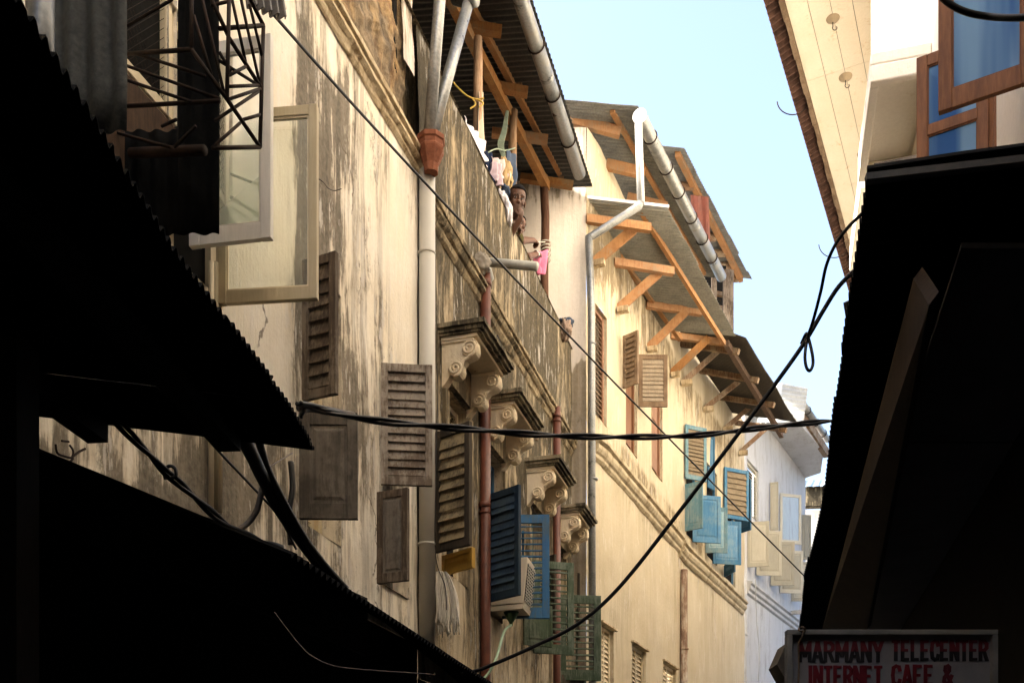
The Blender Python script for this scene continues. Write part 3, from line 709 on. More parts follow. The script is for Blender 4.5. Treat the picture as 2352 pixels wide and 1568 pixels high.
# end wall of C facing up the alley (pale pink pier and the loft's end)
def stainP(x, y, p): return .07 if p.z < 0 else (.02 if y < 820+14*nz((p.x*9, 0, 0)) else .98)
PE = Plan([(-2.7, 12.55), (.93, 12.551)])
mb = MB(); mb.at = []
nx, nzz = 44, 60
for j in range(nzz+1):
    for i in range(nx+1):
        x = -2.7+3.63*i/nx; z = 10.5*j/nzz; p = Vector((x, 12.55+.02*nz((x*2, 0, z))*(0 if i == nx else 1), z)); mb.v.append(p)
        mb.at.append(.5 if z > 9.5 else (.04 if z > 7.55+.1*nz((x*6, 0, 0)) else .95))  # stain at the top dims the sunlit part; lower band is actual staining
mb.f = [[j*(nx+1)+i, j*(nx+1)+i+1, (j+1)*(nx+1)+i+1, (j+1)*(nx+1)+i] for j in range(nzz) for i in range(nx)]; mb.m = [0]*len(mb.f)
mb.build('end_wall', M_PIER, C, 'pale pink end wall, grey and damp lower down')
mb = MB(); prC = [(0,6.36),(.03,6.38),(.06,6.41),(.06,6.46),(.10,6.49),(.13,6.54),(.13,6.60),(.10,6.62),(.17,6.65),(.17,6.70),(0,6.74)]
prC = [(a*.72, 6.40+(b-6.36)*.8) for a, b in prC]; sweep(mb, WC, 12.7, 16.9, prC, .05, .007, seed=8); sweep(mb, WC, 16.9, 21.3, [(a+.012, b-.06) for a, b in prC], .05, .007, seed=11)
mb.build('cornice', M_CORNC, C)
# canopy over C
a0 = WC.p(12.62, 9.62, 0); b0 = P(1535, 484, 12.8); a1 = WC.p(15.9, 9.66, 0); b1 = P(1692, 772, 15.95)
mb = MB(); corr(mb, a0, a1, b0, b1, .076, .009, 3, .012, .05, seed=2); corr(mb, a0+Vector((0,.0,.016)), a0.lerp(a1,.32)+ZV*.016, b0+ZV*.016, b0.lerp(b1,.32)+ZV*.016, .076, .009, 2, .0, 0, seed=4)
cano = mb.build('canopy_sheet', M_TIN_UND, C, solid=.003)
mb = MB(); mb.beam(a0+Vector((-.05,-.02,.03)), b0+Vector((0,-.02,.03)), .05, .035); mb.build('canopy_lit_edge', M_ZINC, C)  # bright strip stands in for the sheet's lit edge
def level_end(a, b, Y0): return Y0*(HY-a[1])/(HY-b[1])
for (a, b) in (((1346,503),(1494,524)), ((1410,602),(1547,624)), ((1484,700),(1612,718)), ((1540,770),(1664,787))):
    Y0 = WC.Y(a[0]); beam_px(C, a, Y0, b, level_end(a, b, Y0), .07, .10, M_TIMB, 'canopy_beam')
for (a, b) in (((1362,606),(1456,526)), ((1418,712),(1513,627)), ((1486,802),(1575,716)), ((1540,860),(1627,777))):
    Y0 = WC.Y(a[0]); p = P(*a, Y0); q = P(*b, Y0+.10)
    mb = MB(); mb.beam(p, q, .06, .12); mb.build('canopy_brace', M_TIMB, C)
    mb = MB(); mb.beam(p+Vector((.0,-.06,-.04)), p+Vector((.14,-.1,-.035)), .09, .07); mb.build('bracket_block', M_CORN, C)
beam_px(C, (1472,484), 12.86, (1663,788), 15.65, .05, .075, M_TIMB, 'purlin'); beam_px(C, (1338,470), 12.62, (1562,778), 16.2, .06, .08, M_TIMB, 'purlin')
# older, darker length of the canopy
a0 = WC.p(16.1, 10.12, 0); a1 = WC.p(20.5, 10.30, 0); b0 = P(1713, 775, 16.2); b1 = P(1833, 972, 20.0)
mb = MB(); corr(mb, a0, a1, b0, b1, .076, .010, 3, .03, .10, seed=5); mb.build('canopy_sheet', M_TIN_OLD, C, 'older dark rusty length of canopy', solid=.003)
for (a, b) in (((1564,790),(1697,808)), ((1606,850),(1742,874)), ((1652,912),(1778,930)), ((1688,970),(1806,988))):
    Y0 = WC.Y(a[0]); beam_px(C, a, Y0, b, (9.62+.0016*(b[0]-1697)-EZ)*F/(HY-b[1]), .08, .09, M_TIMB_OLD, 'canopy_beam')
for (a, b) in (((1566,880),(1656,800)), ((1616,940),(1704,870)), ((1662,986),(1738,922)), ((1697,1040),(1762,982))):
    Y0 = WC.Y(a[0]); p = P(*a, Y0); q = P(*b, Y0+.1)
    mb = MB(); mb.beam(p, q, .06, .09); mb.build('canopy_brace', M_TIMB_OLD, C)
    mb = MB(); mb.beam(p+Vector((-.02,-.08,-.04)), p+Vector((.16,-.12,-.035)), .10, .08); mb.build('bracket_block', M_CORN, C)
beam_px(C, (1668,788), 16.3, (1795,1000), 20.6, .08, .10, M_TIMB_SH, 'purlin')
# upper roof of C with its gutter
a0 = P(1286, 228, 12.25); b0 = P(1466, 243, 12.3); b1 = P(1662, 640, 16.55); a1 = Vector((b1.x-1.6, b1.y+.4, b1.z+.12))
a1 = a0 + (b1-b0) + Vector((-.05, .1, .1))
mb = MB(); corr(mb, a0, a1, b0, b1, .076, .009, 3, .015, .0, seed=9)
corr(mb, a0+Vector((-1.6,0,.35)), a1+Vector((-1.6,0,.35)), a0, a1, .076, .009, 2, .01, 0, seed=10)
mb.build('roof', metal('grey_roof_tin', (.13,.13,.12), (.24,.24,.22), .3, .5), C, solid=.003)
g0 = P(1470, 268, 12.3); g1 = P(1657, 636, 16.5); gutter(C, [g0, g1], .08, M_GALV, .75)
mb = MB(); mb.tube([g0, g0+(g0-g1).normalized()*.02], .088, 18); mb.build('gutter_end', M_ZINC, C, 'zinc gutter end painted bright as if sunlit')
c1 = P(1467, 285, 12.28); c2 = P(1472, 470, 12.3); c3 = P(1352, 547, 12.42); c4 = Vector((P(1352,547,12.42).x+.06, 12.42, 0))
pipe(C, [c1, P(1467, 300, 12.28), c2+ZV*.02], .047, M_ZINC, 'downpipe', label='zinc downpipe length painted bright as if sunlit')
pipe(C, [c2+ZV*.03, c2-ZV*.02+Vector((-.02,0,0)), c3+Vector((.03,0,.02)), c3], .047, M_GALV, 'downpipe')
pipe(C, [c3+ZV*.02, P(1358, 700, 12.42), c4], .047, M_GALV, 'downpipe', [(P(1364, 1100, 12.42), .052, .03), (P(1360, 790, 12.42), .05, .02)])
for (a, b) in (((1302,272),(1425,305)), ((1392,378),(1480,398)), ((1440,455),(1532,478))):
    beam_px(C, a, WC.Y(max(a[0], 1350))+.05, b, WC.Y(max(a[0], 1350))+.1, .07, .13, M_TIMB, 'rafter')
beam_px(C, (1406,250), 12.4, (1618,625), 16.4, .06, .10, M_TIMB, 'purlin')
# brown and blue shutters of C
leaf(C, WC, 1432, 893, 1466, 880, 758, 'louver', M_BRW2, M_BRW2, 'weathered brown louvred shutter', nsl=9)
leaf(C, WC, 1467, 934, 1533, 934.5, 815, 'louver', M_BRW2, M_TANSL, 'brown framed shutter with tan louvres', nsl=10)
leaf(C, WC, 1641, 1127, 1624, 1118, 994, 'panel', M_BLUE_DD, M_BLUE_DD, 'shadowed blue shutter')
leaf(C, WC, 1574, 1098, 1622, 1107, 984, 'louver', M_BLUE_P, M_TANSL, 'faded blue frame with tan louvres', nsl=12)
leaf(C, WC, 1574, 1219.4, 1614.5, 1211.6, 1103, 'panel', M_BLUE_P, M_BLUE_P, 'faded blue panelled shutter')
leaf(C, WC, 1591, 1243.7, 1655, 1248, 1140, 'panel', M_BLUE_C, M_BLUE_C, 'sea blue panelled shutter')
leaf(C, WC, 1621, 1269, 1671, 1269, 1165, 'panel', M_BLUE_P, M_BLUE_P, 'faded blue panelled shutter')
leaf(C, WC, 1638, 1293.5, 1702, 1297, 1198, 'panel', M_BLUE_C, M_BLUE_C, 'sea blue panelled shutter')
leaf(C, WC, 1664, 1188, 1719, 1197, 1082, 'louver', M_BLUE_C, M_TANSL, 'sea blue frame with tan louvres', nsl=8)
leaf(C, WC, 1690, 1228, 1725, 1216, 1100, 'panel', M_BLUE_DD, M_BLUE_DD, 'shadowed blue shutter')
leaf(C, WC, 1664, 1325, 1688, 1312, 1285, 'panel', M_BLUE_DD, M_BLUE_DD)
Yv = WC.Y(1571, .06); pc = P(1571, 1308, Yv)
pipe(C, [Vector((pc.x, Yv, 0)), pc], .062, plaster('peeling_pipe_paint', (.42,.36,.28), (.10,.05,.03), (.62,.55,.45), (.25,.15,.09), amt=.6, bst=.6), 'downpipe', [(P(1572,1490,Yv), .072, .03)], 'short peeling grey brown pipe')

# ---------------------------------------------------------------- house D: white house
D = root('white_house', WD.p(24, 0, 0), 'white house with ivory shutters in blue shade at the far end', 'house', 'old houses along the alley')
ou1 = (WD.Y(1713), WD.Y(1741), WD.z(1738, 1197), WD.z(1713, 1050))
wall_mb(WD, 21.5, 26.4, 0, 11.1, [ou1], 0, .4, .14, None, .01).build('wall', M_D, D)
window(D, WD, ou1[0]+.005, ou1[1]-.005, ou1[2]+.005, ou1[3]-.005, 'louver', M_WHSH, M_WHSH, dep=.08)
mb = MB(); mb.prism([WD.p(21.4, 11.1, -.2), WD.p(26.5, 11.1, -.2), P(1885, 1085.5, 26.0), P(1892, 1037, 24.65), P(1842, 979.6, 23.1), P(1770, 905, 21.4)], ZV*.12); mb.build('eave_soffit', M_D, D)
mb = MB(); sweep(mb, WD, 21.6, 26.35, [(0,6.86),(.05,6.89),(.05,6.95),(.10,6.98),(.11,7.04),(.09,7.06),(.14,7.09),(.14,7.13),(0,7.17)], .2, .005); mb.build('cornice', M_D, D)
mb = MB(); mb.beam(P(1826,940,22.6)+ZV*.1, P(1898,1050,24.9)+ZV*.1, .12, .22); mb.build('fascia', M_TIMB_OLD, D)
gutter(D, [P(1842,936,22.6)+ZV*.1, P(1900,1018,24.9)+ZV*.1], .085, M_GALV, .8)
mb = MB(); corr(mb, P(1798,880,21.6), P(1790,970,21.0), P(1856,892,21.6), P(1846,966,21.0), .16, .012); corr(mb, P(1700,870,22.6), P(1798,880,21.6), P(1700,970,22.0), P(1790,970,21.0), .16, .012)
mb.build('roof', metal('sunlit_grey_tin', (.24,.26,.27), (.36,.38,.38), .3, .5), D, solid=.004)
Yv = 21.62; pd = P(1708, 1010, Yv); pipe(D, [Vector((pd.x, Yv, 0)), pd], .075, M_D, 'downpipe', [(P(1709,1457,Yv), .09, .06)])
for (args, st, m1, m2, kw) in (
    ((1769, 1219, 1788, 1217, 1106), 'panel', M_WHSH, M_WHSH, {}),
    ((1792, 1246, 1840, 1250.5, 1137), 'glass', M_WHSH, M_GLASS, {'sw': .055}),
    ((1842, 1285, 1863, 1285, 1182), 'panel', M_WHSH, M_WHSH, {}),
    ((1717, 1302, 1767, 1299.7, 1196), 'panel', M_WHSH, M_WHSH, {}), ((1737.4, 1320.6, 1795, 1321.5, 1219.4), 'panel', M_WHSH, M_WHSH, {}),
    ((1770, 1344, 1825, 1344, 1243.7), 'panel', M_WHSH, M_WHSH, {}), ((1791, 1361, 1844, 1363, 1265), 'panel', M_WHSH, M_WHSH, {}),
    ((1818, 1380, 1862, 1380, 1290), 'panel', M_WHSH, M_WHSH, {})):
    leaf(D, WD, *args, st, m1, m2, **kw)
mb = MB(); mb.beam(WD.p(WD.Y(1806), WD.z(1806,1408), 0), WD.p(WD.Y(1806), WD.z(1806,1408), .45), .09, .09); mb.build('spout', M_D, D)

# ---------------------------------------------------------------- far house beyond D, tin roofed loft behind C
E = root('far_house', (9.6, 30, 0), 'small far white house with a blue tin roof and sooty beam', 'house', 'old houses along the alley')
mb = MB(); mb.obox(P(1846,1600,29)-ZV*0, Vector((3.2,0,0)), Vector((0,3,0)), ZV*(P(1850,1170,29).z-P(1846,1600,29).z)); mb.build('wall', M_D, E)
mb = MB(); mb.beam(P(1846,1143,28.6), P(1960,1140,28.6), .3, .55); mb.build('eave_beam', M_MOSS, E)
mb = MB(); corr(mb, P(1838,1116,28.3), P(1960,1112,28.3), P(1846,1104,29.6), P(1960,1098,29.6), .2, .03); mb.build('roof', metal('blue_grey_tin', (.20,.27,.33), (.32,.39,.44), .2, .5), E, solid=.004)
L_ = root('tin_loft', (3.3, 19, 0), 'tin roofed timber loft rising behind the yellow house', 'roof loft')
b0 = P(1572, 340, 17.0); b1 = P(1727, 641, 20.96); a0 = P(1515, 334, 17.0); a1 = P(1655, 632, 20.96)
mb = MB(); corr(mb, a0, a1, b0, b1, .076, .011, 2, .01, .06, seed=12); corr(mb, a0+Vector((-2,0,.5)), a1+Vector((-2,0,.5)), a0, a1, .076, .011, 1); mb.build('roof', metal('loft_grey_tin', (.12,.12,.115), (.22,.22,.205), .3, .5), L_, solid=.003)
beam_px(L_, (1556,352), 17.1, (1702,642), 20.9, .09, .12, M_TIMB, 'purlin')
for (x, y, Yv) in ((1588,428,18.0), (1622,510,19.0), (1640,545,19.5), (1660,582,20.0), (1680,610,20.5), (1690,640,20.9)):
    mb = MB(); mb.tube([P(x-50, y-2, Yv), P(x, y, Yv-.05), P(x+6, y+1, Yv-.05)], [.07,.075,.07], 8); mb.build('rafter', M_TIMB_OLD, L_)
mb = MB(); corr(mb, P(1586,448,17.4), P(1627,452,17.35), P(1590,580,17.9), P(1632,570,17.9), .14, .02); mb.build('red_sheet', M_TIN_RED, L_, 'rust red tin sheet', solid=.004)
for (x, w_) in ((1640,.09), (1668,.11), (1680,.07)):
    mb = MB(); mb.beam(P(x, 790, 18.6), P(x, 622, 18.6), w_, w_, Vector((0,1,0))); mb.build('post', M_SH_BR, L_)
for y in (668, 700, 745):
    mb = MB(); mb.beam(P(1615, y, 18.7), P(1676, y+12, 18.7), .07, .07); mb.build('rail', M_TIMB_OLD, L_)
mb = MB(); mb.obox(P(1606, 770, 19.2), P(1668, 770, 19.2)-P(1606, 770, 19.2), Vector((0,.1,0)), ZV*(P(0,610,19.2).z-P(0,770,19.2).z)); mb.build('wall', M_DARK, L_)

# ---------------------------------------------------------------- right: house G (brown windows, white wall) and house F (cream soffit, tiled eave)
G = root('white_corner_house', WG.p(6, 0, 0), 'bright white house with blue glazed brown windows and concrete window hoods', 'house', 'old houses along the alley')
wall_mb(WG, -5, 11.7, 4.0, 15.0, (), 0, .5, .2, None, .012).build('wall', M_G, G)
wall_mb(WG, -5, 11.7, 0, 4.0, (), 0, 1, .2, None, .01).build('shop_front', M_DARK, G, 'shop front under the awning, painted black for its deep shade')
mb = MB(); pbox(mb, WG, -5, -4.9, 0, 11, 0, 3.6); mb.build('unseen_alley_blocker', M_DARK, G)  # unseen wall added across the alley behind the camera to darken it
mb = MB(); mb.hull8([WG.p(-5,15,.3), WG.p(-5,15,-5), WG.p(11.8,15,-5), WG.p(11.8,15,.3)], [WG.p(-5,15.2,.3), WG.p(-5,16.5,-5), WG.p(11.8,16.5,-5), WG.p(11.8,15.2,.3)]); mb.build('roof', M_TIN_OLD, G)
mb = MB(); pbox(mb, WG, 11.45, 11.75, 4, 15, .0, .12); mb.build('pilaster', plain('grey_pilaster', (.30,.31,.31), .8, .2, .15, 4), G)
for (x0, y0, Y0, Y1, hgt) in ((2003, 95, 8.0, 9.25, .24), (1978, 356, 9.75, 11.2, .26)):
    oo = None; zt = EZ+(HY-y0)/F*Y0; zt2 = zt
    X = (x0-CX)/F*Y0; o = (WG.x(Y0)-X)*math.cos(math.atan(.263))
    mb = MB(); pbox(mb, WG, Y0, Y1, zt-.10, zt, 0, o); pbox(mb, WG, Y0, Y0+.07, zt-hgt, zt-.1, 0, o); pbox(mb, WG, Y0+.07, Y1, zt-hgt, zt-.1, o-.07, o); pbox(mb, WG, Y1-.07, Y1, zt-hgt, zt-.1, 0, o-.07)
    mb.build('window_hood', M_G, G, bevel=.012)
leaf(G, WG, 2380, 186, 2156, 262, -90, 'glass', M_GW, M_GLASSB, 'nearest blue glazed casement', name='casement', sw=.062, off=.01)
leaf(G, WG, 2272, 414, 2106, 466, 138, 'glass', M_GW, M_GLASSB, 'blue glazed casement with a brass hinge', name='casement', sw=.06, rail=(.47,), off=.01)
leaf(G, WG, 2150, 540, 2007, 566, 378, 'glass', M_SH_GR2, M_GLASSF, 'grey framed casement with frosted pane', name='casement', sw=.07, off=.01)
mb = MB(); pbox(mb, WG, 5.66, 5.80, 5.0, 8.2, -.02, .012); mb.build('window', M_GW, G)
F_ = root('tiled_eave_house', (7.5, 17, 0), 'house with a cream boarded soffit and dark tiled eave', 'house', 'old houses along the alley')
fo0 = P(1801.7, 0, 13.63); fo1 = P(1924.7, 459, 17.9); fd = (fo1-fo0)/(fo1.y-fo0.y); fn = Vector((fd.y, -fd.x, 0)).normalized()
FZ = fo0.z
def FP(Yv, o, z=0): return Vector((fo0.x+fd.x*(Yv-fo0.y), Yv, FZ+z)) + fn*o
mb = MB(); bw = .275
for i in range(5):
    for (ya, yb) in ((11.9, 15.1), (15.106, 18.3), (18.306, 21.5)):
        a, b = i*bw+.004, (i+1)*bw-.004
        mb.hull8([FP(ya,a), FP(yb,a), FP(yb,b), FP(ya,b)], [FP(ya,a,.02), FP(yb,a,.02), FP(yb,b,.02), FP(ya,b,.02)])
mb.build('soffit', M_SOFF, F_)
mb = MB(); mb.hull8([FP(11.9,0,.021), FP(21.5,0,.021), FP(21.5,1.5,.021), FP(11.9,1.5,.021)], [FP(11.9,0,.03), FP(21.5,0,.03), FP(21.5,1.5,.03), FP(11.9,1.5,.03)]); mb.build('soffit_backing', M_SH_DK, F_)
mb = MB(); y = 11.9; k = 0
while y < 21.4:
    L0 = .34; mb.hull8([FP(y,-.06-.012*(k%2),-.03), FP(y+L0,-.06-.012*(k%2),-.03), FP(y+L0,-.002,-.03), FP(y,-.002,-.03)], [FP(y,-.06-.012*(k%2),.10), FP(y+L0,-.06-.012*(k%2),.10), FP(y+L0,-.002,.10), FP(y,-.002,.10)]); y += L0; k += 1
mb.build('fascia', M_BRW2, F_)
mb = MB(); corr(mb, FP(11.9,-.27,.05), FP(21.5,-.27,.05), FP(11.9,1.6,.75), FP(21.5,1.6,.75), .12, .03, 1, 0); mb.build('tiled_roof', M_TILE, F_, solid=.012)
mb = MB(); mb.hull8([FP(11.9,1.38,-13), FP(21.5,1.38,-13), FP(21.5,4,-13), FP(11.9,4,-13)], [FP(11.9,1.38,-.001), FP(21.5,1.38,-.001), FP(21.5,4,-.001), FP(11.9,4,-.001)]); mb.build('wall', M_G, F_)
for (x, y) in ((1913, 43), (1942, 177), (1984, 353)):
    Yv = (FZ-EZ)*F/(HY-y); c = P(x, y, Yv); c.z = FZ-.001; k = Yv/13*.68
    m = MB(); pr = [(.001,-.05),(.05,-.048),(.06,-.035),(.085,-.03),(.09,-.018),(.12,-.012),(.125,0)]
    n = 18; vs = [c+Vector((r_*k*math.cos(2*math.pi*i/n), r_*k*math.sin(2*math.pi*i/n), z)) for r_, z in pr for i in range(n)]
    m.add(vs, [(j*n+i, j*n+(i+1)%n, (j+1)*n+(i+1)%n, (j+1)*n+i) for j in range(len(pr)-1) for i in range(n)])
    ro = m.build('ceiling_rosette', M_CREAMHOOK, F_, smooth=True)
    m = MB(); m.tube([c+Vector((0,0,-.05)), c+Vector((0,0,-.12))]+[c+Vector((.025+.032*math.cos(q), 0, -.13+.032*math.sin(q))) for q in [math.pi*.9+i*.45 for i in range(10)]], .006, 6); m.build('hook', M_RUST, ro)
for (x, y) in ((1843, 238), (1938, 566)):
    Yv = (FZ+.05-EZ)*F/(HY-y); c = P(x-20, y-6, Yv)
    sc_ = .09*Yv/13
    m = MB(); m.tube([c+Vector((sc_*2.2*math.cos(q)*1.0-.02, 0, sc_*2.0*math.sin(q))) for q in [math.pi*1.02+i*.19 for i in range(15)]], .009, 6); m.build('gutter_bracket', M_RUST, F_)
# ---------------------------------------------------------------- awnings
def awning(name, label, edge, wall_pts, mat, pitch, amp, sag=.01, ragged=.03, seed=0, beams=()):
    r_ = root(name, (edge[0].x, edge[0].y, edge[0].z), label, 'awning', 'corrugated awnings over the alley')
    for i in range(len(edge)-1):
        mb = MB(); corr(mb, wall_pts[i], wall_pts[i+1], edge[i], edge[i+1], pitch, amp, 3, sag, ragged, seed=seed+i); mb.build('tin_sheet', mat, r_, solid=.003)
    for (p, q, w_, h_) in beams:
        mb = MB(); mb.beam(p, q, w_, h_); mb.build('timber', M_TIMB_DK, r_)
    return r_
M_TIMB_DK = wood('black_timber', (.010, .008, .006), (.02, .016, .012), .9)  # near-black base colour for awning timbers and post
e = [Vector((-.93, .3, 3.1)), Vector((-.862, 2.53, 3.1)), Vector((-.770, 3.45, 3.1)), Vector((-.757, 3.87, 3.10))]
wq = [W1.p(.3, 3.18, 0), W1.p(2.45, 3.18, 0), W1.p(3.3, 3.18, 0), W1.p(3.76, 3.19, 0)]
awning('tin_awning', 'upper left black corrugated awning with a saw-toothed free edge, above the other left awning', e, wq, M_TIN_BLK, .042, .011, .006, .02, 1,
       [(P(225, 994, 3.74), Vector((-1.95, .3, 3.08)), .08, .075), (P(528, 1014, 3.80), Vector((-1.30, .3, 3.06)), .085, .075)])
e = [Vector((-.70, 3.17, 2.50)), Vector((-.36, 4.75, 2.50)), Vector((-.02, 6.4, 2.51)), Vector((.24, 7.6, 2.5)), Vector((.52, 9.0, 2.5))]
wq = [W1.p(3.72, 3.06, 0), W1.p(5.2, 3.15, 0), W1.p(6.6, 3.14, 0), W1.p(7.6, 3.02, 0), W1.p(9.0, 2.84, 0)]
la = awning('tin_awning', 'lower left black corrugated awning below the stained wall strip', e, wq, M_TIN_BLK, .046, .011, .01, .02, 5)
mb = MB(); mb.hull8([W1.p(3.7,2.8,.0), W1.p(3.7,2.8,.03), W1.p(6.6,2.8,.03), W1.p(6.6,2.8,0)], [W1.p(3.7,3.05,.0), W1.p(3.7,3.05,.03), W1.p(6.6,3.18,.03), W1.p(6.6,3.18,0)]); mb.build('shade_strip', M_TIMB_DK, la)  # added dark strip covers the bright wall line below the sheet
e = [Vector((.32+.258*y, y, 3.79)) for y in (3.28, 5.0, 6.6, 8.6, 12.6)]
e[2].x += .02; e[3].x -= .03
wq = [WG.p(y, 3.98, 0) for y in (3.22, 5.0, 6.6, 8.6, 12.6)]
wq[0] = WG.p(3.24, 3.90, 0)
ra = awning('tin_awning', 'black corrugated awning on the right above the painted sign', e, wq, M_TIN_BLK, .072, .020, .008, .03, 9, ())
zY = lambda y, z: (z-EZ)*F/(HY-y)
q = [P(2098, 640, zY(640, 3.48)), P(2134, 700, zY(700, 3.22)), P(1992, 1445, zY(1445, 3.22)), P(1888, 1445, zY(1445, 3.48))]
mb = MB(); mb.hull8(q, [v+Vector((.03, 0, .04)) for v in q]); mb.build('fascia_board', wood('grimy_board', (.014,.009,.006), (.032,.020,.012), .95, (6,6,6)), ra)
mb = MB(); mb.hull8([Vector((.66+.26*y, y, 3.66)) if s_ == 0 else WG.p(y, 3.66, .01) for y, s_ in ((3.5,0),(5.2,0),(5.2,1),(3.5,1))], [Vector((.66+.26*y, y, 3.68)) if s_ == 0 else WG.p(y, 3.68, .01) for y, s_ in ((3.5,0),(5.2,0),(5.2,1),(3.5,1))])
mb.hull8([Vector((.66+.26*y, y, 3.66)) if s_ == 0 else WG.p(y, 3.66, .01) for y, s_ in ((5.22,0),(10,0),(10,1),(5.22,1))], [Vector((.66+.26*y, y, 3.68)) if s_ == 0 else WG.p(y, 3.68, .01) for y, s_ in ((5.22,0),(10,0),(10,1),(5.22,1))])
mb.build('ceiling_board', plain('dark_ceiling_board', (.07,.07,.075), .8, .2, .2, 3), ra)
mb = MB(); a = P(1988, 418, 3.27); b = P(2352, 384, 3.2); mb.beam(a+ZV*.01, b+Vector((.3,-.04,.03)), .03, .022); mb.build('lit_rim_strip', metal('lit_rim_grey', (.03,.032,.035), (.06,.06,.06), .2, .55), ra)  # paler strip paints the lit rim along the awning's near end
mb = MB(); mb.obox((-1.60, 2.9, 0), (.165, 0, 0), (0, .14, 0), (0, 0, 3.07)); mb.build('timber_post', M_TIMB_DK, label='thick black post at the left edge holding up the awnings', cat='post')
mb = MB(); mb.hull8([Vector((-4.5,-4.5,4.4)), Vector((1.2,-4.5,4.4)), Vector((2.2,1.5,4.4)), Vector((-2.6,1.5,4.4))], [Vector((-4.5,-4.5,4.45)), Vector((1.2,-4.5,4.45)), Vector((2.2,1.5,4.45)), Vector((-2.6,1.5,4.45))]); mb.build('unseen_sky_blocker', M_TIN_BLK, G)  # unseen slab added overhead to keep skylight off the sign
# lookout stub on the right awning's edge
mb = MB(); mb.beam(P(1951, 690, 4.35), P(1962, 760, 4.4), .04, .05); mb.build('edge_block', M_SH_GR2, ra)

# ---------------------------------------------------------------- painted sign
SY = 4.0
S = root('shop_sign', P(2045, 1640, SY), 'framed grey board painted in red and black capitals, low on the right', 'sign')
M_SIGN = plain('dirty_white_board', (.25, .25, .265), .7, .2, .15, 6); M_FR = plain('sign_frame_paint', (.22, .22, .21), .6, .3, .3, 8)
x0, x1, y0, y1 = 1806, 2290, 1446, 1690
mb = MB(); a = P(x0+8, y1, SY+.012); mb.obox(a, P(x1-8, y1, SY+.012)-a, Vector((0, .012, 0)), ZV*(P(0, y0+6, SY).z-P(0, y1, SY).z)); mb.build('board', M_SIGN, S)
mb = MB()
def sb(xa, xb, ya, yb): a = P(xa, yb, SY); mb.obox(a - Vector((0,.012,0)), P(xb, yb, SY)-a, Vector((0, .04, 0)), ZV*(P(0, ya, SY).z-P(0, yb, SY).z))
sb(x0, x1, y0, y0+12); sb(x0, x0+13, y0+12.1, y1); sb(x1-13, x1, y0+12.1, y1); mb.build('frame', M_FR, S, bevel=.003)
def red_black(name, zsplit):
    m, t, b = nodes(name); tc = N(t, 'ShaderNodeTexCoord'); sx = N(t, 'ShaderNodeSeparateXYZ'); t.links.new(tc.outputs['Object'], sx.inputs[0])
    f = rng(t, sx.outputs['Z'], zsplit-.003, zsplit+.003); col = mix(t, f, (.008, .007, .008), (.14, .006, .014))
    t.links.new(col, b.inputs['Base Color']); b.inputs['Roughness'].default_value = .6; return m
m_rb = red_black('two_tone_letter_paint', P(0, 1494, SY).z - P(0, 1640, SY).z); m_rd = plain('red_letter_paint', (.14, .006, .014), .6, .3, .2); m_dk = plain('dark_letter_paint', (.10, .012, .02), .6, .3, .2)
GLY = {'M': [[(.1,0),(.1,1)],[(.9,0),(.9,1)],[(.12,.95),(.5,.25)],[(.88,.95),(.5,.25)]], 'A': [[(.08,0),(.5,1)],[(.92,0),(.5,1)],[(.25,.28),(.75,.28)]],
 'R': [[(.12,0),(.12,1)],[(.12,.92),(.6,.92),(.85,.8),(.85,.62),(.6,.5),(.12,.5)],[(.5,.5),(.9,0)]], 'N': [[(.12,0),(.12,1)],[(.88,0),(.88,1)],[(.14,.97),(.86,.03)]],
 'Y': [[(.5,0),(.5,.5)],[(.06,1),(.5,.45)],[(.94,1),(.5,.45)]], 'T': [[(.5,0),(.5,.9)],[(.02,.92),(.98,.92)]], 'E': [[(.14,0),(.14,1)],[(.14,.92),(.9,.92)],[(.14,.5),(.78,.5)],[(.14,.08),(.9,.08)]],
 'L': [[(.14,0),(.14,1)],[(.14,.08),(.9,.08)]], 'C': [[(.88,.72),(.78,.9),(.5,.93),(.2,.85),(.12,.5),(.2,.15),(.5,.07),(.78,.1),(.88,.28)]], 'I': [[(.5,0),(.5,1)]],
 'F': [[(.14,0),(.14,1)],[(.14,.92),(.9,.92)],[(.14,.5),(.78,.5)]], '&': [[(.95,.0),(.25,.72),(.3,.9),(.5,.95),(.68,.86),(.66,.7),(.2,.38),(.14,.18),(.35,.06),(.6,.1),(.92,.45)]]}
def word(s_, xa, xb, ya, yb, mat):
    ws = [.45 if c == 'I' else (1.2 if c == 'M' else 1.0) for c in s_]; gap = .16; tot = sum(ws)+gap*(len(s_)-1); m = MB(); x = xa; sc_ = (xb-xa)/tot; k = 0
    for c, w_ in zip(s_, ws):
        for st in GLY[c]:
            for (p, q) in zip(st, st[1:]):
                k += 1; q0 = [P(x+u*w_*sc_, yb-(yb-ya)*v, SY+.0105) for u, v in (p, q)]
                hgt = abs(q0[0].z-q0[1].z); wid = abs(q0[0].x-q0[1].x); tk = .0145 if hgt > wid*.6 else .0115
                d = (q0[1]-q0[0]).normalized(); n_ = Vector((-d.z, 0, d.x))*tk/2; ex = d*(tk*.3 if len(st) > 2 else 0); dy = Vector((0, -.0012-.00012*(k % 7), 0))
                quad = [q0[0]-ex-n_, q0[1]+ex-n_, q0[1]+ex+n_, q0[0]-ex+n_]
                if len(st) == 2 and wid > 1e-5 and hgt > wid*.6:
                    hx = Vector((tk/2/max(.35, abs(d.z)), 0, 0)); quad = [q0[0]-hx, q0[0]+hx, q0[1]+hx, q0[1]-hx]
                m.hull8([v+Vector((0, .002, 0)) for v in quad], [v+dy for v in quad])
        x += (w_+gap)*sc_
    m.build('lettering', mat, S)
word('MARMANY', 1835, 2028, 1471, 1520, m_rb); word('TELECENTER', 2048, 2269, 1468, 1517, m_rb)
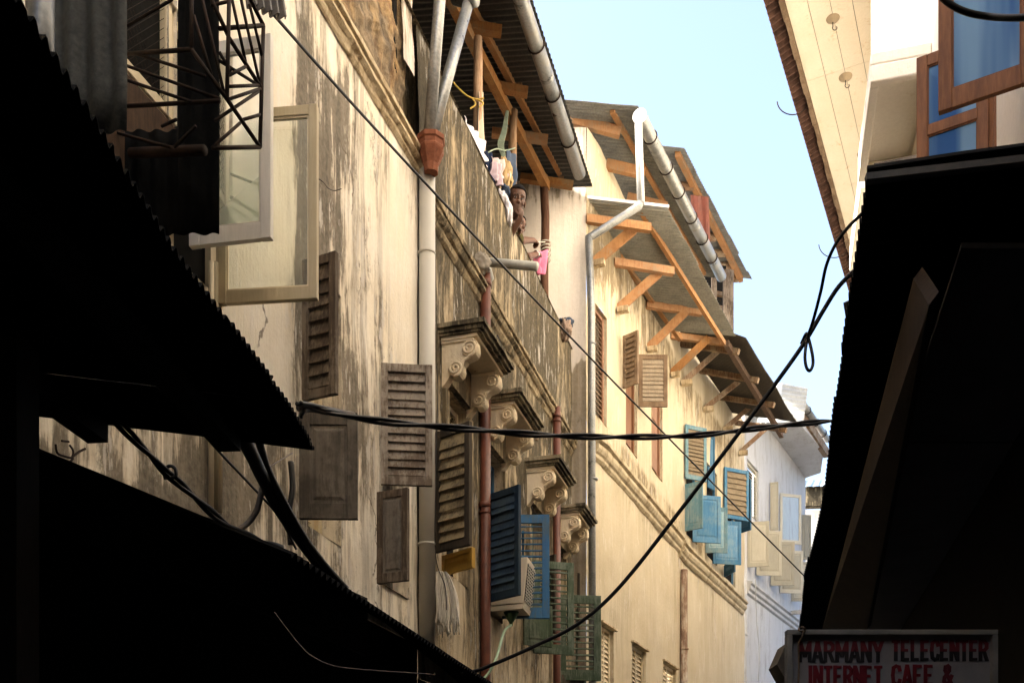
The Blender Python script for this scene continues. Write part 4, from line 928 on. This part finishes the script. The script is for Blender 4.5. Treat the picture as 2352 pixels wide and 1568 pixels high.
word('INTERNET', 1857, 2027, 1527, 1576, m_rd); word('CAFE', 2048, 2144, 1525, 1574, m_rd); word('&', 2165, 2188, 1525, 1572, m_dk)
mb = MB(); mb.tube(smooth_path([P(1850,1440,SY-.03), P(1842,1462,SY-.03), P(1834,1480,SY-.02), P(1835,1530,SY-.02), P(1833,1600,SY-.02), P(1836,1700,SY-.02)], 5), .0035, 6); mb.tube(smooth_path([P(1842+8*math.cos(q), 1444+5*math.sin(q), SY-.01+.03*math.sin(q*2)) for q in [i*.9 for i in range(12)]], 3), .0035, 5)
mb.build('twine', M_TWINE, label='jute twine tied over the top left corner of the sign', cat='twine')
pass
# dark scrap lamp box just left of the sign
mb = MB(); q = [P(1806,1476,7.5), P(1785,1524,7.5), P(1798,1548,7.5), P(1806,1560,7.5), P(1826,1560,7.5), P(1826,1474,7.5)]; mb.prism(q, (0,.25,0)); mb.build('awning_corner', M_TIN_OLD, label='dark folded awning corner just left of the painted sign', cat='awning')

# ---------------------------------------------------------------- tin panels and rusty frame at upper left
def tin_panel(px0, px1, py0, py1, Yv, pitch, amp, mat, label, wave=.01):
    a0 = P(px0, py0, Yv); a1 = P(px1, py0, Yv); b0 = P(px0, py1, Yv); b1 = P(px1, py1, Yv)
    mb = MB(); corr(mb, a0, a1, b0, b1, pitch, amp, 4, wave, .03, spp=10); return mb.build('zinc_sheet', mat, label=label, cat='metal sheet', solid=.003, smooth=True)
tin_panel(122, 291, -140, 303, 3.62, .085, .012, metal('dark_zinc_sheet', (.012,.014,.015), (.042,.047,.049), .0, .6, spec=.2), 'upright corrugated zinc panel at the top left, catching a little light')
M_BZ = metal('black_zinc_sheet', (.003,.003,.003), (.008,.008,.008), 0, .9, spec=.03)
mb = MB(); mb.tube([P(92, -150, 3.3), P(92, 100, 3.3), P(92, 210, 3.3)], .045, 16); mb.build('vent_pipe', metal('grey_vent_tin', (.05,.055,.06), (.10,.105,.11), .5, .4), label='stout grey vent pipe at the top left corner', cat='pipe', smooth=True)
mb = MB(); corr(mb, P(560,-60,4.55), P(640,-60,4.9), P(570,12,4.45), P(655,45,4.75), .085, .02, 3, .01, .08, seed=33); mb.build('tin_scrap', M_TIN_OLD, label='ragged dark tin scrap at the top beside the pale wall', cat='metal sheet', solid=.004)
def fy(x):                                                # frame depth: box corner out in the alley, back at the wall
    if x <= 293: return 4.22
    if x <= 440: return 4.22 + (3.92-4.22)*(x-293)/147
    if x <= 525: return 3.92 + .06*(x-440)/85
    return 3.98 + .22*(x-525)/80
FR = root('rusty_frame', P(520, 340, 4.0), 'rusty welded bar frame jutting out from the wall at upper left', 'metal frame')
main = [((293,124),(440,114)), ((440,-60),(440,114)), ((440,114),(522,229)), ((522,229),(597,338)), ((605,59),(597,338)), ((504,66),(605,59)), ((527,-40),(521,227)), ((468,-40),(527,89)), ((527,89),(598,199)), ((293,244),(504,232)), ((488,340),(597,338)), ((605,59),(545,-60))]
thin = [((527,199),(597,196)), ((524,229),(598,204)), ((527,173),(565,153)), ((559,275),(598,264)), ((485,13),(527,3)), ((491,336),(551,283)), ((494,277),(593,211)), ((293,152),(504,227)), ((293,185),(438,234)), ((316,125),(471,175)),
        ((445,36),(485,171)), ((458,-30),(514,211)), ((531,-10),(564,142)), ((547,-30),(597,194)), ((573,10),(602,130)), ((504,140),(598,199)), ((372,290),(405,275)), ((293,60),(395,0)), ((250,300),(390,338)), ((450,290),(400,338)), ((504,120),(530,165))]
for (a_, b_, c_, d_, Y_) in ((250, 412, 300, 539, 4.24), (409, 503, -140, 537, 4.20)):
    mb = MB(); corr(mb, P(a_, c_, Y_), P(b_, c_, Y_), P(a_, d_, Y_), P(b_, d_, Y_), .085, .010, 6, .012, .03, seed=a_, spp=10); mb.build('backing_sheet', M_BZ, FR, smooth=True, solid=.003)
for L, r_ in ((main, .0085), (thin, .0065)):
    for (a, b) in L:
        mb = MB(); mb.tube([P(*a, fy(a[0])), P(*b, fy(b[0]))], r_, 7); mb.build('bar', M_RUST, FR, smooth=True)
mb = MB(); mb.tube([P(300, 352, 4.2), P(470, 345, 4.05)], .02, 10); mb.build('tube_rail', M_RUST, FR, smooth=True)

# ---------------------------------------------------------------- cables
def cable(label, pts, r, mat=None, n=8, name='cable', seg=7, twist=0, cat='cable', grp='cables strung across the alley'):
    path = smooth_path([P(x, y, Yv) for (x, y, Yv) in pts], n); mb = MB()
    if not twist: mb.tube(path, r, seg)
    else:
        for ph in (0, math.pi):
            L = 0; out = []
            for i, p in enumerate(path):
                if i: L += (p-path[i-1]).length
                d = (path[min(i+1, len(path)-1)]-path[max(i-1, 0)]).normalized(); a = d.cross(ZV).normalized(); b = a.cross(d)
                q = L*2*math.pi/twist+ph; out.append(p+(a*math.cos(q)+b*math.sin(q))*r*1.02)
            mb.tube(out, r, seg)
    return mb.build(name, mat or M_CABLE, label=label, cat=cat, group=grp, smooth=True)
cable('thin straight cable slanting down from the upper left past the cream drainpipe', [(560,-60,4.75), (635,42,5.02), (965,408,6.6), (1400,867,9.0), (1870,1345,12.2)], .0085, n=10)
cable('twisted black cable running almost level across the whole alley', [(686,926,3.9), (760,945,4.1), (870,966,4.3), (1100,987,4.6), (1280,1000,4.85), (1450,1003,5.1), (1600,999,5.3), (1760,981,5.5), (1905,966,5.7)], .0085, twist=.75, n=14)
cable('long black cable rising from the lower left awning to the right awning', [(1060,1548,5.55), (1115,1532,5.5), (1230,1482,5.35), (1330,1430,5.25), (1425,1345,5.15), (1560,1175,5.0), (1700,990,4.85), (1800,855,4.75), (1852,780,4.7), (1890,715,4.65), (1925,660,4.6), (1962,622,4.55)], .0105, n=10)
cable('black cable with a hanging loop in front of the sky', [(1990,482,4.1), (1950,520,4.2), (1920,560,4.3), (1898,610,4.4), (1885,670,4.5), (1868,735,4.6), (1855,775,4.68), (1849,815,4.68), (1852,842,4.68), (1860,851,4.68), (1867,838,4.68), (1866,815,4.68), (1858,780,4.69), (1852,766,4.70), (1840,790,4.73)], .0075, n=10)
cable('thick black cable arc across the top right corner', [(2140,-30,3.0), (2180,8,3.0), (2220,28,3.0), (2270,38,3.0), (2330,41,2.95), (2420,36,2.9)], .0095)
cable('twisted black cable drooping across the dim wall strip at lower left', [(255,955,3.62), (300,1000,3.7), (345,1045,3.8), (382,1085,3.9), (430,1125,4.0), (490,1180,4.2), (545,1218,4.4), (600,1242,4.6), (650,1260,4.8)], .0095, twist=.55, n=12)
cable('thick black hose bundle curving down between the two left awnings', [(545,985,4.15), (572,1030,4.25), (600,1090,4.4), (640,1165,4.6), (690,1238,4.8), (735,1298,4.95), (790,1360,5.1)], .030, seg=12)
cable('second black hose close beside the thick bundle', [(592,1000,4.3), (612,1070,4.4), (640,1130,4.5), (690,1220,4.7), (740,1290,4.85), (795,1352,5.0)], .017, seg=10)
cable('grey curved hose beside the black hose bundle', [(606,1105,4.5), (600,1130,4.5), (590,1170,4.5), (570,1200,4.5), (545,1218,4.45)], .0135, M_HOSE, seg=10)
cable('thin black wire crossing the dim wall strip', [(470,1000,4.2), (520,1055,4.3), (580,1118,4.5), (640,1185,4.7), (680,1260,4.9)], .006)
cable('second thin wire beside the dark hose', [(545,1010,4.3), (575,1065,4.4), (610,1120,4.5), (640,1170,4.6)], .0055)
cable('short stray wire sticking out between the awnings', [(600,1085,4.6), (630,1065,4.7), (672,1040,4.9)], .003, M_WIRE)
cable('faint grey wire hanging over the black lower left', [(630,1405,3.0), (655,1438,3.0), (690,1482,3.0), (720,1508,3.0), (770,1529,3.0), (850,1538,3.1), (1000,1548,3.3)], .0018, M_WIRE)
cable('grey sleeve of cable tied at the tip of the upper awning', [(688,936,3.95), (720,938,4.05), (770,946,4.15), (812,955,4.22)], .016, M_HOSE, seg=10)
cable('black cable curl at the tip of the upper awning', [(690,960,3.95), (697,945,3.95), (715,938,4.0), (740,940,4.05), (800,952,4.2)], .009)
cable('black cables dropping down the corner wall behind the hoses', [(668,1060,5.3), (672,1120,5.3), (664,1180,5.3), (668,1250,5.3)], .016, seg=8)
mb = MB()
for q in ([(128,1020),(132,1040),(150,1048),(165,1050),(168,1035),(160,1022)], [(165,1050),(180,1038),(196,1030)], [(142,1012),(158,1014)], [(168,1052),(160,1062),(150,1072)]):
    mb.tube(smooth_path([P(x, y, W1.Y(x, .06)) for x, y in q], 4), .0045, 6)
mb.build('iron_ring', M_RUST, label='rusty iron ring and hooks fixed in the dim wall strip', cat='hook')
mb = MB()
for q in ([(375,1085),(388,1070),(402,1075),(404,1092),(392,1098)], [(380,1100),(375,1085),(370,1080)]):
    mb.tube(smooth_path([P(x, y, 3.9) for x, y in q], 4), .007, 6)
mb.build('cable_tie', M_CABLE, label='wire knot tying the drooping twisted cable', cat='cable tie')
mb = MB()
for q in ([(1041,190),(1055,205),(1075,222),(1095,228),(1112,226)], [(1085,226),(1092,240),(1080,250)], [(1096,228),(1110,238),(1100,246)]):
    mb.tube(smooth_path([P(x, y, 9.7) for x, y in q], 4), .008, 6)
mb.build('rope', M_ROPE, label='yellow rope knotted round the first loft post', cat='rope')
mb = MB()
for k in range(5):
    dx = (k-2)*2.4
    mb.tube(smooth_path([P(1165+dx*.4, 255, 10.9), P(1158+dx, 300, 10.9), P(1150+dx*1.3, 332, 10.9), P(1157+dx*.7, 360, 10.9)], 4), .007, 5)
mb.tube(smooth_path([P(1118,352,10.7), P(1140,342,10.8), P(1160,346,10.9), P(1183,340,11.0)], 4), .007, 5)
mb.build('string_hank', M_ROPEG, label='hank of green string hanging in the laundry loft', cat='string')
mb = MB()
for k in range(5):
    zc = P(1253, 556+k*10, 12.3)
    mb.tube([zc+Vector((.062*math.cos(q), .062*math.sin(q), .012*math.sin(q+k))) for q in [2*math.pi*i/12 for i in range(13)]], .007, 5)
mb.tube([P(1236,556,11.3), P(1252,556,12.22)], .005, 5); mb.tube([P(1245,588,11.35), P(1252,590,12.22)], .005, 5)
mb.build('clothes_line', plain('white_cord', (.62,.58,.50), .8, .1), label='white cord wound round the dark loft post by the hands', cat='cord')

cable('thin rusty wire stub curling out of the cream wall right of the casement', [(713,402,6.05), (726,408,5.98), (742,418,5.95), (754,432,6.0), (768,438,6.05), (784,434,6.02)], .0028, M_WIRE, cat='wire')
cable('thin wire running down beside the cream drainpipe', [(1003,840,7.45), (1006,900,7.5), (1003,980,7.5), (1001,1100,7.5), (999,1245,7.5), (1005,1300,7.6), (1022,1345,7.7), (1026,1400,7.75)], .0035, n=8)
cable('thin pale wire hanging down the white house wall', [(1735,1330,21.6), (1738,1420,21.65), (1744,1500,21.7), (1741,1600,21.7)], .010, M_D, cat='wire')
# ---------------------------------------------------------------- laundry
def cloth(label, A_, B_, drop, amp, folds, mat, name='garment', cat='clothing', seed=0, taper=.0, grp='laundry on the loft parapet', bulge=0):
    A_, B_ = Vector(A_), Vector(B_); d = (B_-A_); nrm = d.cross(ZV).normalized()
    def fn(u, v):
        uu = .5+(u-.5)*(1-taper*v); k = drop*(1+.22*noise.noise(Vector((u*3, seed, 1))))
        p = A_+d*uu - ZV*k*v
        f = 1.5*amp*(.35+.65*v)*(math.sin(u*folds*2*math.pi+seed+2.2*v)+.7*noise.noise(Vector((u*folds*1.4, v*2.5, seed+3)))*1.6)
        return p + nrm*(f + bulge*math.sin(math.pi*min(1,v))) + ZV*.3*amp*noise.noise(Vector((u*5, v*3, seed)))
    mb = MB(); mb.grid(fn, 36, 18); return mb.build(name, mat, label=label, cat=cat, group=grp, solid=.006, smooth=True)
def heap(label, c, r, mat, name='cloth_heap', cat='cloth', seed=0, grp='laundry on the loft parapet'):
    mb = MB(); mb.ell(c, (1,1,1), None, 40, 26); c = Vector(c)
    for i, v in enumerate(mb.v):
        d = (v-c); q = Vector((d.x*2.1+seed, d.y*2.1, d.z*2.1)); k = 1+.35*noise.noise(q)+.22*(1-abs(noise.noise(q*2.3))*2)+.10*noise.noise(q*5)
        mb.v[i] = c+Vector((d.x*r[0], d.y*r[1], d.z*r[2]))*k
    return mb.build(name, mat, label=label, cat=cat, group=grp, smooth=True)
def cl(name, c, var=.18): return plain(name, c, .9, .05, var, 9)
M_WH = cl('white_cotton', (.66, .63, .66)); M_NAVY = cl('navy_cloth', (.012, .018, .04)); M_PINK = cl('pale_pink_cloth', (.55, .42, .40)); M_KHAKI = cl('khaki_canvas', (.38, .27, .14)); M_JEAN = cl('slate_denim', (.06, .08, .12)); M_HOT = cl('bright_pink_cloth', (.75, .22, .34)); M_DUST = cl('dusty_rag', (.30, .22, .17)); M_BEIGE = cl('beige_cloth', (.45, .38, .30))
cloth('white shirt with dark piping draped over the parapet under the first post', P(1064,266,9.0), P(1104,330,9.45), .16, .025, 2.5, M_WH, seed=1)
cloth('second white shirt hanging lower beside the navy garment', P(1084,292,9.15), P(1116,332,9.5), .22, .03, 2, M_WH, seed=4)
cloth('beige cloth hanging behind the white shirts', P(1098,210,9.75), P(1112,215,9.9), .75, .02, 1.5, M_BEIGE, seed=2)
cloth('navy blue garment hanging on the parapet', P(1102,345,9.5), P(1132,352,9.85), .30, .03, 3, M_NAVY, seed=6)
cloth('pale pink cloth hung in folds beside the navy garment', P(1126,360,9.75), P(1168,372,10.1), .20, .03, 3, M_PINK, seed=8)
cloth('grey pink thin cloth below the pale pink cloth', P(1130,372,9.7), P(1150,378,9.85), .22, .03, 2, cl('mauve_cloth', (.48,.38,.42)), seed=9)
heap('khaki canvas bag slumped above the boy', P(1158,412,10.15), (.075,.13,.16), M_KHAKI, 'canvas_bag', 'bag', 3)
mb = MB(); mb.tube(smooth_path([P(1140,402,9.95), P(1152,440,9.95), P(1166,428,10.0), P(1170,398,10.05)], 6), .014, 8); mb.build('bag_strap', M_KHAKI, label='khaki strap looped below the canvas bag', cat='strap', smooth=True)
cloth('slate blue denim hanging behind the khaki bag', P(1165,345,10.25), P(1184,356,10.45), .42, .025, 1.5, M_JEAN, seed=12)
heap('white crumpled cloth just left of the boy, face high', P(1151,466,9.80), (.055,.12,.07), M_WH, seed=7)
heap('white crumpled cloth on the parapet below the boy', P(1164,494,9.86), (.05,.12,.10), M_WH, seed=13)
heap('small grey cloth above the white crumpled cloth', P(1160,443,9.9), (.045,.09,.045), M_JEAN, seed=15)
cloth('bright pink cloth held in the two hands', P(1226,580,11.15), P(1256,574,11.35), .26, .03, 1.5, M_HOT, seed=17, taper=.35)
heap('dusty brown rag bundle on the far end of the parapet', P(1298,757,12.0), (.07,.09,.11), M_DUST, 'rag_bundle', 'cloth', 21)
heap('dark slate rag on top of the dusty brown bundle', P(1300,742,12.02), (.08,.08,.045), M_JEAN, 'rag_bundle', 'cloth', 22)
cloth('pale rag dangling from the second window hood', P(1219,946,9.6), P(1233,950,9.75), .26, .018, 1.5, M_BEIGE, 'rag', 'cloth', 23, .2, 'rags on the window hoods')
heap('grimy rag tied round the elbow of the grey spout', P(1104,607,8.88), (.075,.05,.085), cl('grimy_grey_rag', (.26,.23,.19)), 'rag', 'cloth', 25, 'rags on the window hoods')
heap('black rag caught on the first window hood', P(1139,797,8.42), (.035,.07,.075), M_NAVY, 'rag', 'cloth', 27, 'rags on the window hoods')

# ---------------------------------------------------------------- mop
mb = MB(); mc = P(1012, 1335, 7.86)
for k in range(90):
    a = random.uniform(-.06, .10); b = random.uniform(-.05, .05); L = random.uniform(.30, .43)
    pts = [mc+Vector((-.04+a*.15, b*.4, .02)), mc+Vector((a*.5, b, .05+.02*math.cos(a*9))), mc+Vector((a*.95+.02, b*1.2, -.06)), mc+Vector((a*1.05+.035, b*1.3, -L*.55)), mc+Vector((a*1.1+.04+random.uniform(-.02,.02), b*1.3, -L))]
    mb.tube(smooth_path(pts, 4), .0045, 5)
mo = root('mop', mc, 'white string mop hung out beside the cream drainpipe', 'mop'); mb.build('strings', cl('mop_string', (.82,.77,.68)), mo, smooth=True)
mb = MB(); mb.tube([mc+Vector((0,0,.01)), W1.p(8.02, mc.z+.0, -.1)], .013, 8); mb.build('handle', M_SH_TAN, mo, smooth=True)

# ---------------------------------------------------------------- air conditioner
AC = root('air_conditioner', P(1215, 1400, 9.3), 'cream window air conditioner jutting out between blue shutters', 'air conditioner')
M_ACB = plain('cream_steel', (.62,.54,.42), .5, .35, .08, 3); M_ACG = plain('grille_grey', (.26,.25,.22), .6, .3, .2, 20)
ft = P(1212, 1278, 9.22); fb = P(1201, 1384, 9.22); gt = P(1230, 1299, 9.58); gb = P(1220, 1407, 9.58)
gt.z = ft.z; gb.z = fb.z
back = W1.n(8.9)*-.55
mb = MB(); mb.hull8([fb, gb, gb+back-ZV*0, fb+back], [ft, gt, gt+back, ft+back]); acb = mb.build('casing', M_ACB, AC, bevel=.006)
mb = MB(); e1 = gt-ft; e2 = fb-ft; nn = e1.cross(e2).normalized(); nn = nn if nn.dot(W1.n(8.9)) > 0 else -nn
mb.obox(ft+e1*.08+e2*.12+nn*.002, e1*.84, e2*.80, nn*.004); mb.build('grille_recess', M_DARK, AC)
mb = MB()
for i in range(13): mb.obox(ft+e1*.09+e2*(.13+.78*i/12)+nn*.007, e1*.82, e2*.018, nn*.004)
for i in range(5): mb.obox(ft+e1*(.09+.79*i/4)+e2*.13+nn*.012, e1*.025, e2*.79, nn*.004)
mb.build('grille', plain('pale_grille', (.5,.47,.40), .5, .3, .1), AC)
mb = MB(); mb.hull8([fb+back*.9-ZV*.06+nn*0, fb-ZV*.05, gb-ZV*.05, gb+back*.9-ZV*.06], [fb+back*.9-ZV*.015, fb-ZV*.004+nn*.01, gb-ZV*.004+nn*.01, gb+back*.9-ZV*.015]); mb.build('drip_tray', M_ACB, AC)
mb = MB(); dp = fb+e1*.3-ZV*.05+back*.25
mb.tube([dp, dp-ZV*.05, dp-ZV*.10, dp-ZV*.13], [.075, .05, .018, .015], 12); mb.build('funnel', plain('green_plastic', (.08,.15,.07), .5, .3, .15), AC, smooth=True)
mb = MB(); mb.tube(smooth_path([dp-ZV*.12, P(1158,1450,9.1), P(1140,1510,8.6), P(1120,1548,8.5), P(1095,1575,8.45), P(1080,1620,8.4)], 6), .013, 8); mb.build('drain_hose', plain('pale_green_hose', (.24,.33,.22), .5, .3, .1), AC, smooth=True)

# ---------------------------------------------------------------- people in the loft
M_SKIN = plain('brown_skin', (.095, .042, .022), .5, .35, .15, 20); M_SKIN2 = plain('lighter_brown_skin', (.13, .058, .033), .5, .35, .15, 20)
M_HAIR = plain('black_hair', (.010, .008, .008), .9, .1, .4, 60); M_EYE = plain('eye_white', (.26, .22, .19), .3, .5, .02); M_IRIS = plain('dark_iris', (.012, .007, .005), .2, .6, .02)
def capsule(mb, p, q, r0, r1, seg=12):
    p, q = Vector(p), Vector(q); d = (q-p)
    pts = []; rs = []; L = max(d.length, 1e-6); dn = d/L
    for t in (-.95, -.6, -.25, 0): pts.append(p+dn*(r0*t)); rs.append(r0*math.sqrt(1-t*t))
    for t in (0, .25, .6, .95): pts.append(q+dn*(r1*t)); rs.append(r1*math.sqrt(1-t*t))
    mb.tube(pts, rs, seg)
def head(mb, c, f, k=1.0, roll=0):
    f = Vector(f).normalized(); s_ = f.cross(ZV).normalized(); u = s_.cross(f).normalized()
    if roll: s_, u = s_*math.cos(roll)+u*math.sin(roll), u*math.cos(roll)-s_*math.sin(roll)
    def L(a, b, d): return c + (f*a + s_*b + u*d)*k
    def E(ctr, r_): mb.ell(L(*ctr), tuple(x*k for x in r_), (f, s_, u), 20, 14)
    E((-.012, 0, .035), (.096, .074, .086)); E((.022, 0, -.035), (.066, .058, .078)); E((.052, 0, -.085), (.030, .030, .026))
    E((.088, 0, -.022), (.020, .019, .013)); E((.080, 0, .004), (.016, .010, .030)); E((.080, .013, -.026), (.010, .009, .008)); E((.080, -.013, -.026), (.010, .009, .008))
    E((.076, 0, -.052), (.015, .025, .0075)); E((.073, 0, -.064), (.016, .023, .0085))
    for q in (-1, 1):
        E((.060, q*.036, -.022), (.020, .022, .024)); E((.070, q*.030, .030), (.012, .024, .009)); E((-.005, q*.076, -.008), (.018, .009, .030))
    capsule(mb, L(-.018, 0, -.07), L(-.05, 0, -.20), .048*k, .055*k)
    return L, (f, s_, u)
def head_parts(parent, L, ax, k, c):
    for q in (-1, 1):
        m = MB(); m.ell(L(.0735, q*.030, .009), (.008*k, .0115*k, .0055*k), ax, 12, 8); m.ell(L(.0785, q*.030, .009), (.0045*k, .0060*k, .0056*k), ax, 10, 6, 1); m.build('eye', [M_EYE, M_IRIS], parent, smooth=True)
        m = MB(); m.tube(smooth_path([L(.082, q*.012, .030), L(.083, q*.028, .036), L(.070, q*.048, .032)], 4), [.0022*k]*9, 6); m.build('eyebrow', M_HAIR, parent, smooth=True)
    m = MB(); vs = []; nu, nv = 28, 18
    f, s_, u = ax; cc = L(-.014, 0, .038)
    for j in range(nv+1):
        t = math.pi*j/nv
        for i in range(nu):
            a = 2*math.pi*i/nu; vs.append(cc + (f*(.101*math.sin(t)*math.cos(a)) + s_*(.079*math.sin(t)*math.sin(a)) + u*(.091*math.cos(t)))*k)
    fs = []
    for j in range(nv):
        for i in range(nu):
            a = 2*math.pi*(i+.5)/nu; t = math.pi*(j+.5)/nv; fx = math.sin(t)*math.cos(a); fz = math.cos(t)
            if fz > .42+.10*fx and fx < .86 or (fx < .12 and fz > -.45): fs.append((j*nu+i, (j+1)*nu+i, (j+1)*nu+(i+1)%nu, j*nu+(i+1)%nu))
    m.add(vs, fs); m.build('hair', M_HAIR, parent, smooth=True, solid=.006)
def hand(mb, wr, d, up, k=1.0, curl=.9, side=1):
    """palm, four curled fingers and a thumb; d = direction of the palm, up = back of the hand"""
    d = Vector(d).normalized(); up = Vector(up); up = (up-d*up.dot(d)).normalized(); s_ = d.cross(up)*side
    wr = Vector(wr); pc = wr+d*.045*k
    mb.ell(pc, (.050*k, .038*k, .018*k), (d, s_, up), 14, 10)
    for i, (o, L) in enumerate(((-.029, .070), (-.010, .080), (.010, .076), (.027, .060))):
        p = wr+d*(.078-abs(o)*.25)*k+s_*o*k; a = .25; q = p
        for j, f_ in enumerate((.45, .32, .23)):
            a += curl*(.75+.08*i); n_ = q+(d*math.cos(a)-up*math.sin(a))*L*f_*k; capsule(mb, q, n_, (.0095-.001*j)*k, (.0088-.001*j)*k, 8); q = n_
    p = wr+d*.022*k-s_*.03*k; q = p+(d*.6-s_*.55-up*.4).normalized()*.038*k; capsule(mb, p, q, .012*k, .010*k, 8); capsule(mb, q, q+(d*.85-up*.5+s_*.1).normalized()*.03*k, .010*k, .008*k, 8)
def body(mb, sh, hip, hw, k=1.0, foot=6.70):
    """torso, hips and legs below a shoulder centre sh; standing on the loft floor"""
    s_ = W1.t(sh.y)
    mb.ell(sh.lerp(hip,.35), (.10*k, hw*.92, (sh-hip).length*.5), (W1.n(sh.y), s_, ZV), 18, 12); mb.ell(hip, (.10*k, hw*.8, .13*k), (W1.n(sh.y), s_, ZV), 18, 10)
    for q in (-1, 1):
        capsule(mb, sh+s_*q*hw*.2, sh+s_*q*hw*.88-ZV*.02, .055*k, .055*k)
        h0 = hip+s_*q*hw*.42-ZV*.05; kn = Vector((h0.x, h0.y, (h0.z+foot)/2))+W1.n(sh.y)*.03; an = Vector((h0.x, h0.y, foot+.06))
        capsule(mb, h0, kn, .078*k, .052*k); capsule(mb, kn, an, .052*k, .034*k); capsule(mb, an-ZV*.03, an+W1.n(sh.y)*.13-ZV*.035, .034*k, .024*k)
def finish(mb, parent, mat, name='body', vox=.006):
    o = mb.build(name, mat, parent, smooth=True); md = o.modifiers.new('skin_over', 'REMESH'); md.mode = 'VOXEL'; md.voxel_size = vox; md.use_smooth_shade = True
    md = o.modifiers.new('relax', 'SMOOTH'); md.factor = .5; md.iterations = 2; return o
# boy resting his chin on his hand
hc = P(1187, 462, 10.0); sh = W1.p(10.18, 7.80, -.22); hip = W1.p(10.2, 7.32, -.42)
p1 = root('person', W1.p(10.2, 6.70, -.42), 'short haired boy leaning on the parapet, cheek on his hand, watching the alley', 'person', 'people in the laundry loft')
mb = MB(); L, ax = head(mb, hc, (.20, -.90, -.34), 1.14, .12); body(mb, sh, hip, .17)
capsule(mb, hc-ZV*.10, sh, .050, .060)
el = P(1172, 540, 10.06); wr = P(1196, 502, 9.98); shr = sh+W1.t(10)*.14
capsule(mb, shr, el, .045, .036); capsule(mb, el, wr, .036, .026); hand(mb, wr+Vector((.0,-.02,0)), Vector((.03, -.05, .75)), Vector((.4, -.85, .1)), .92, .8)
el2 = W1.p(9.95, 7.78, -.08); capsule(mb, sh-W1.t(10)*.14, el2, .045, .036); w2 = W1.p(10.1, 7.77, .0); capsule(mb, el2, w2, .036, .026); hand(mb, w2, W1.t(10)+W1.n(10)*.2, ZV, .9)
b1_ = finish(mb, p1, M_SKIN)
head_parts(p1, L, ax, 1.14, hc)
mb = MB(); body(mb, sh-ZV*.005, hip, .185, 1.10, 6.9); finish(mb, p1, cl('dark_olive_shirt', (.05,.045,.025)), 'clothes', .012)
# second person: face low behind the boy's hand, both arms stretched along the parapet
hc = P(1190, 520, 10.42); sh = W1.p(10.62, 7.80, -.26); hip = W1.p(10.72, 7.30, -.45)
p2 = root('person', W1.p(10.72, 6.70, -.45), 'person in olive collar reaching both arms past the parapet with a silver bangle', 'person', 'people in the laundry loft')
mb = MB(); L, ax = head(mb, hc, (.75, -.60, -.25), .92, .1); body(mb, sh, hip, .18)
capsule(mb, hc-ZV*.10, sh, .050, .060)
for (a, b, c, up, kk) in (((1197,552,10.62), (1226,552,11.02), (1243,561,11.18), (.3,-.7,.6), .98), ((1212,590,10.72), (1234,583,11.12), (1252,584,11.3), (.4,-.8,.4), 1.0)):
    A_, B_, C_ = P(*a), P(*b), P(*c)
    capsule(mb, sh+W1.t(10)*.10, A_, .046, .040); capsule(mb, A_, B_, .040, .027); hand(mb, B_, C_-B_, Vector(up), 1.0*kk, .75)
finish(mb, p2, M_SKIN2, vox=.006)
head_parts(p2, L, ax, .92, hc)
mb = MB(); body(mb, sh-ZV*.005, hip, .195, 1.10, 6.9); capsule(mb, hc-ZV*.125, sh+ZV*.02, .062, .10); finish(mb, p2, cl('olive_shirt', (.09,.08,.035)), 'clothes', .012)
for off_ in (0, .012):
    B_ = P(1231, 584, 11.06); d = (P(1252,584,11.3)-P(1212,590,10.72)).normalized(); a = d.orthogonal().normalized(); b = d.cross(a)
    mb = MB(); mb.tube([B_+d*off_+(a*math.cos(q)+b*math.sin(q))*.035 for q in [2*math.pi*i/16 for i in range(17)]], .0045, 6); mb.build('bangle', metal('silver', (.7,.7,.7), (.8,.8,.8), 1, .2), p2, smooth=True)
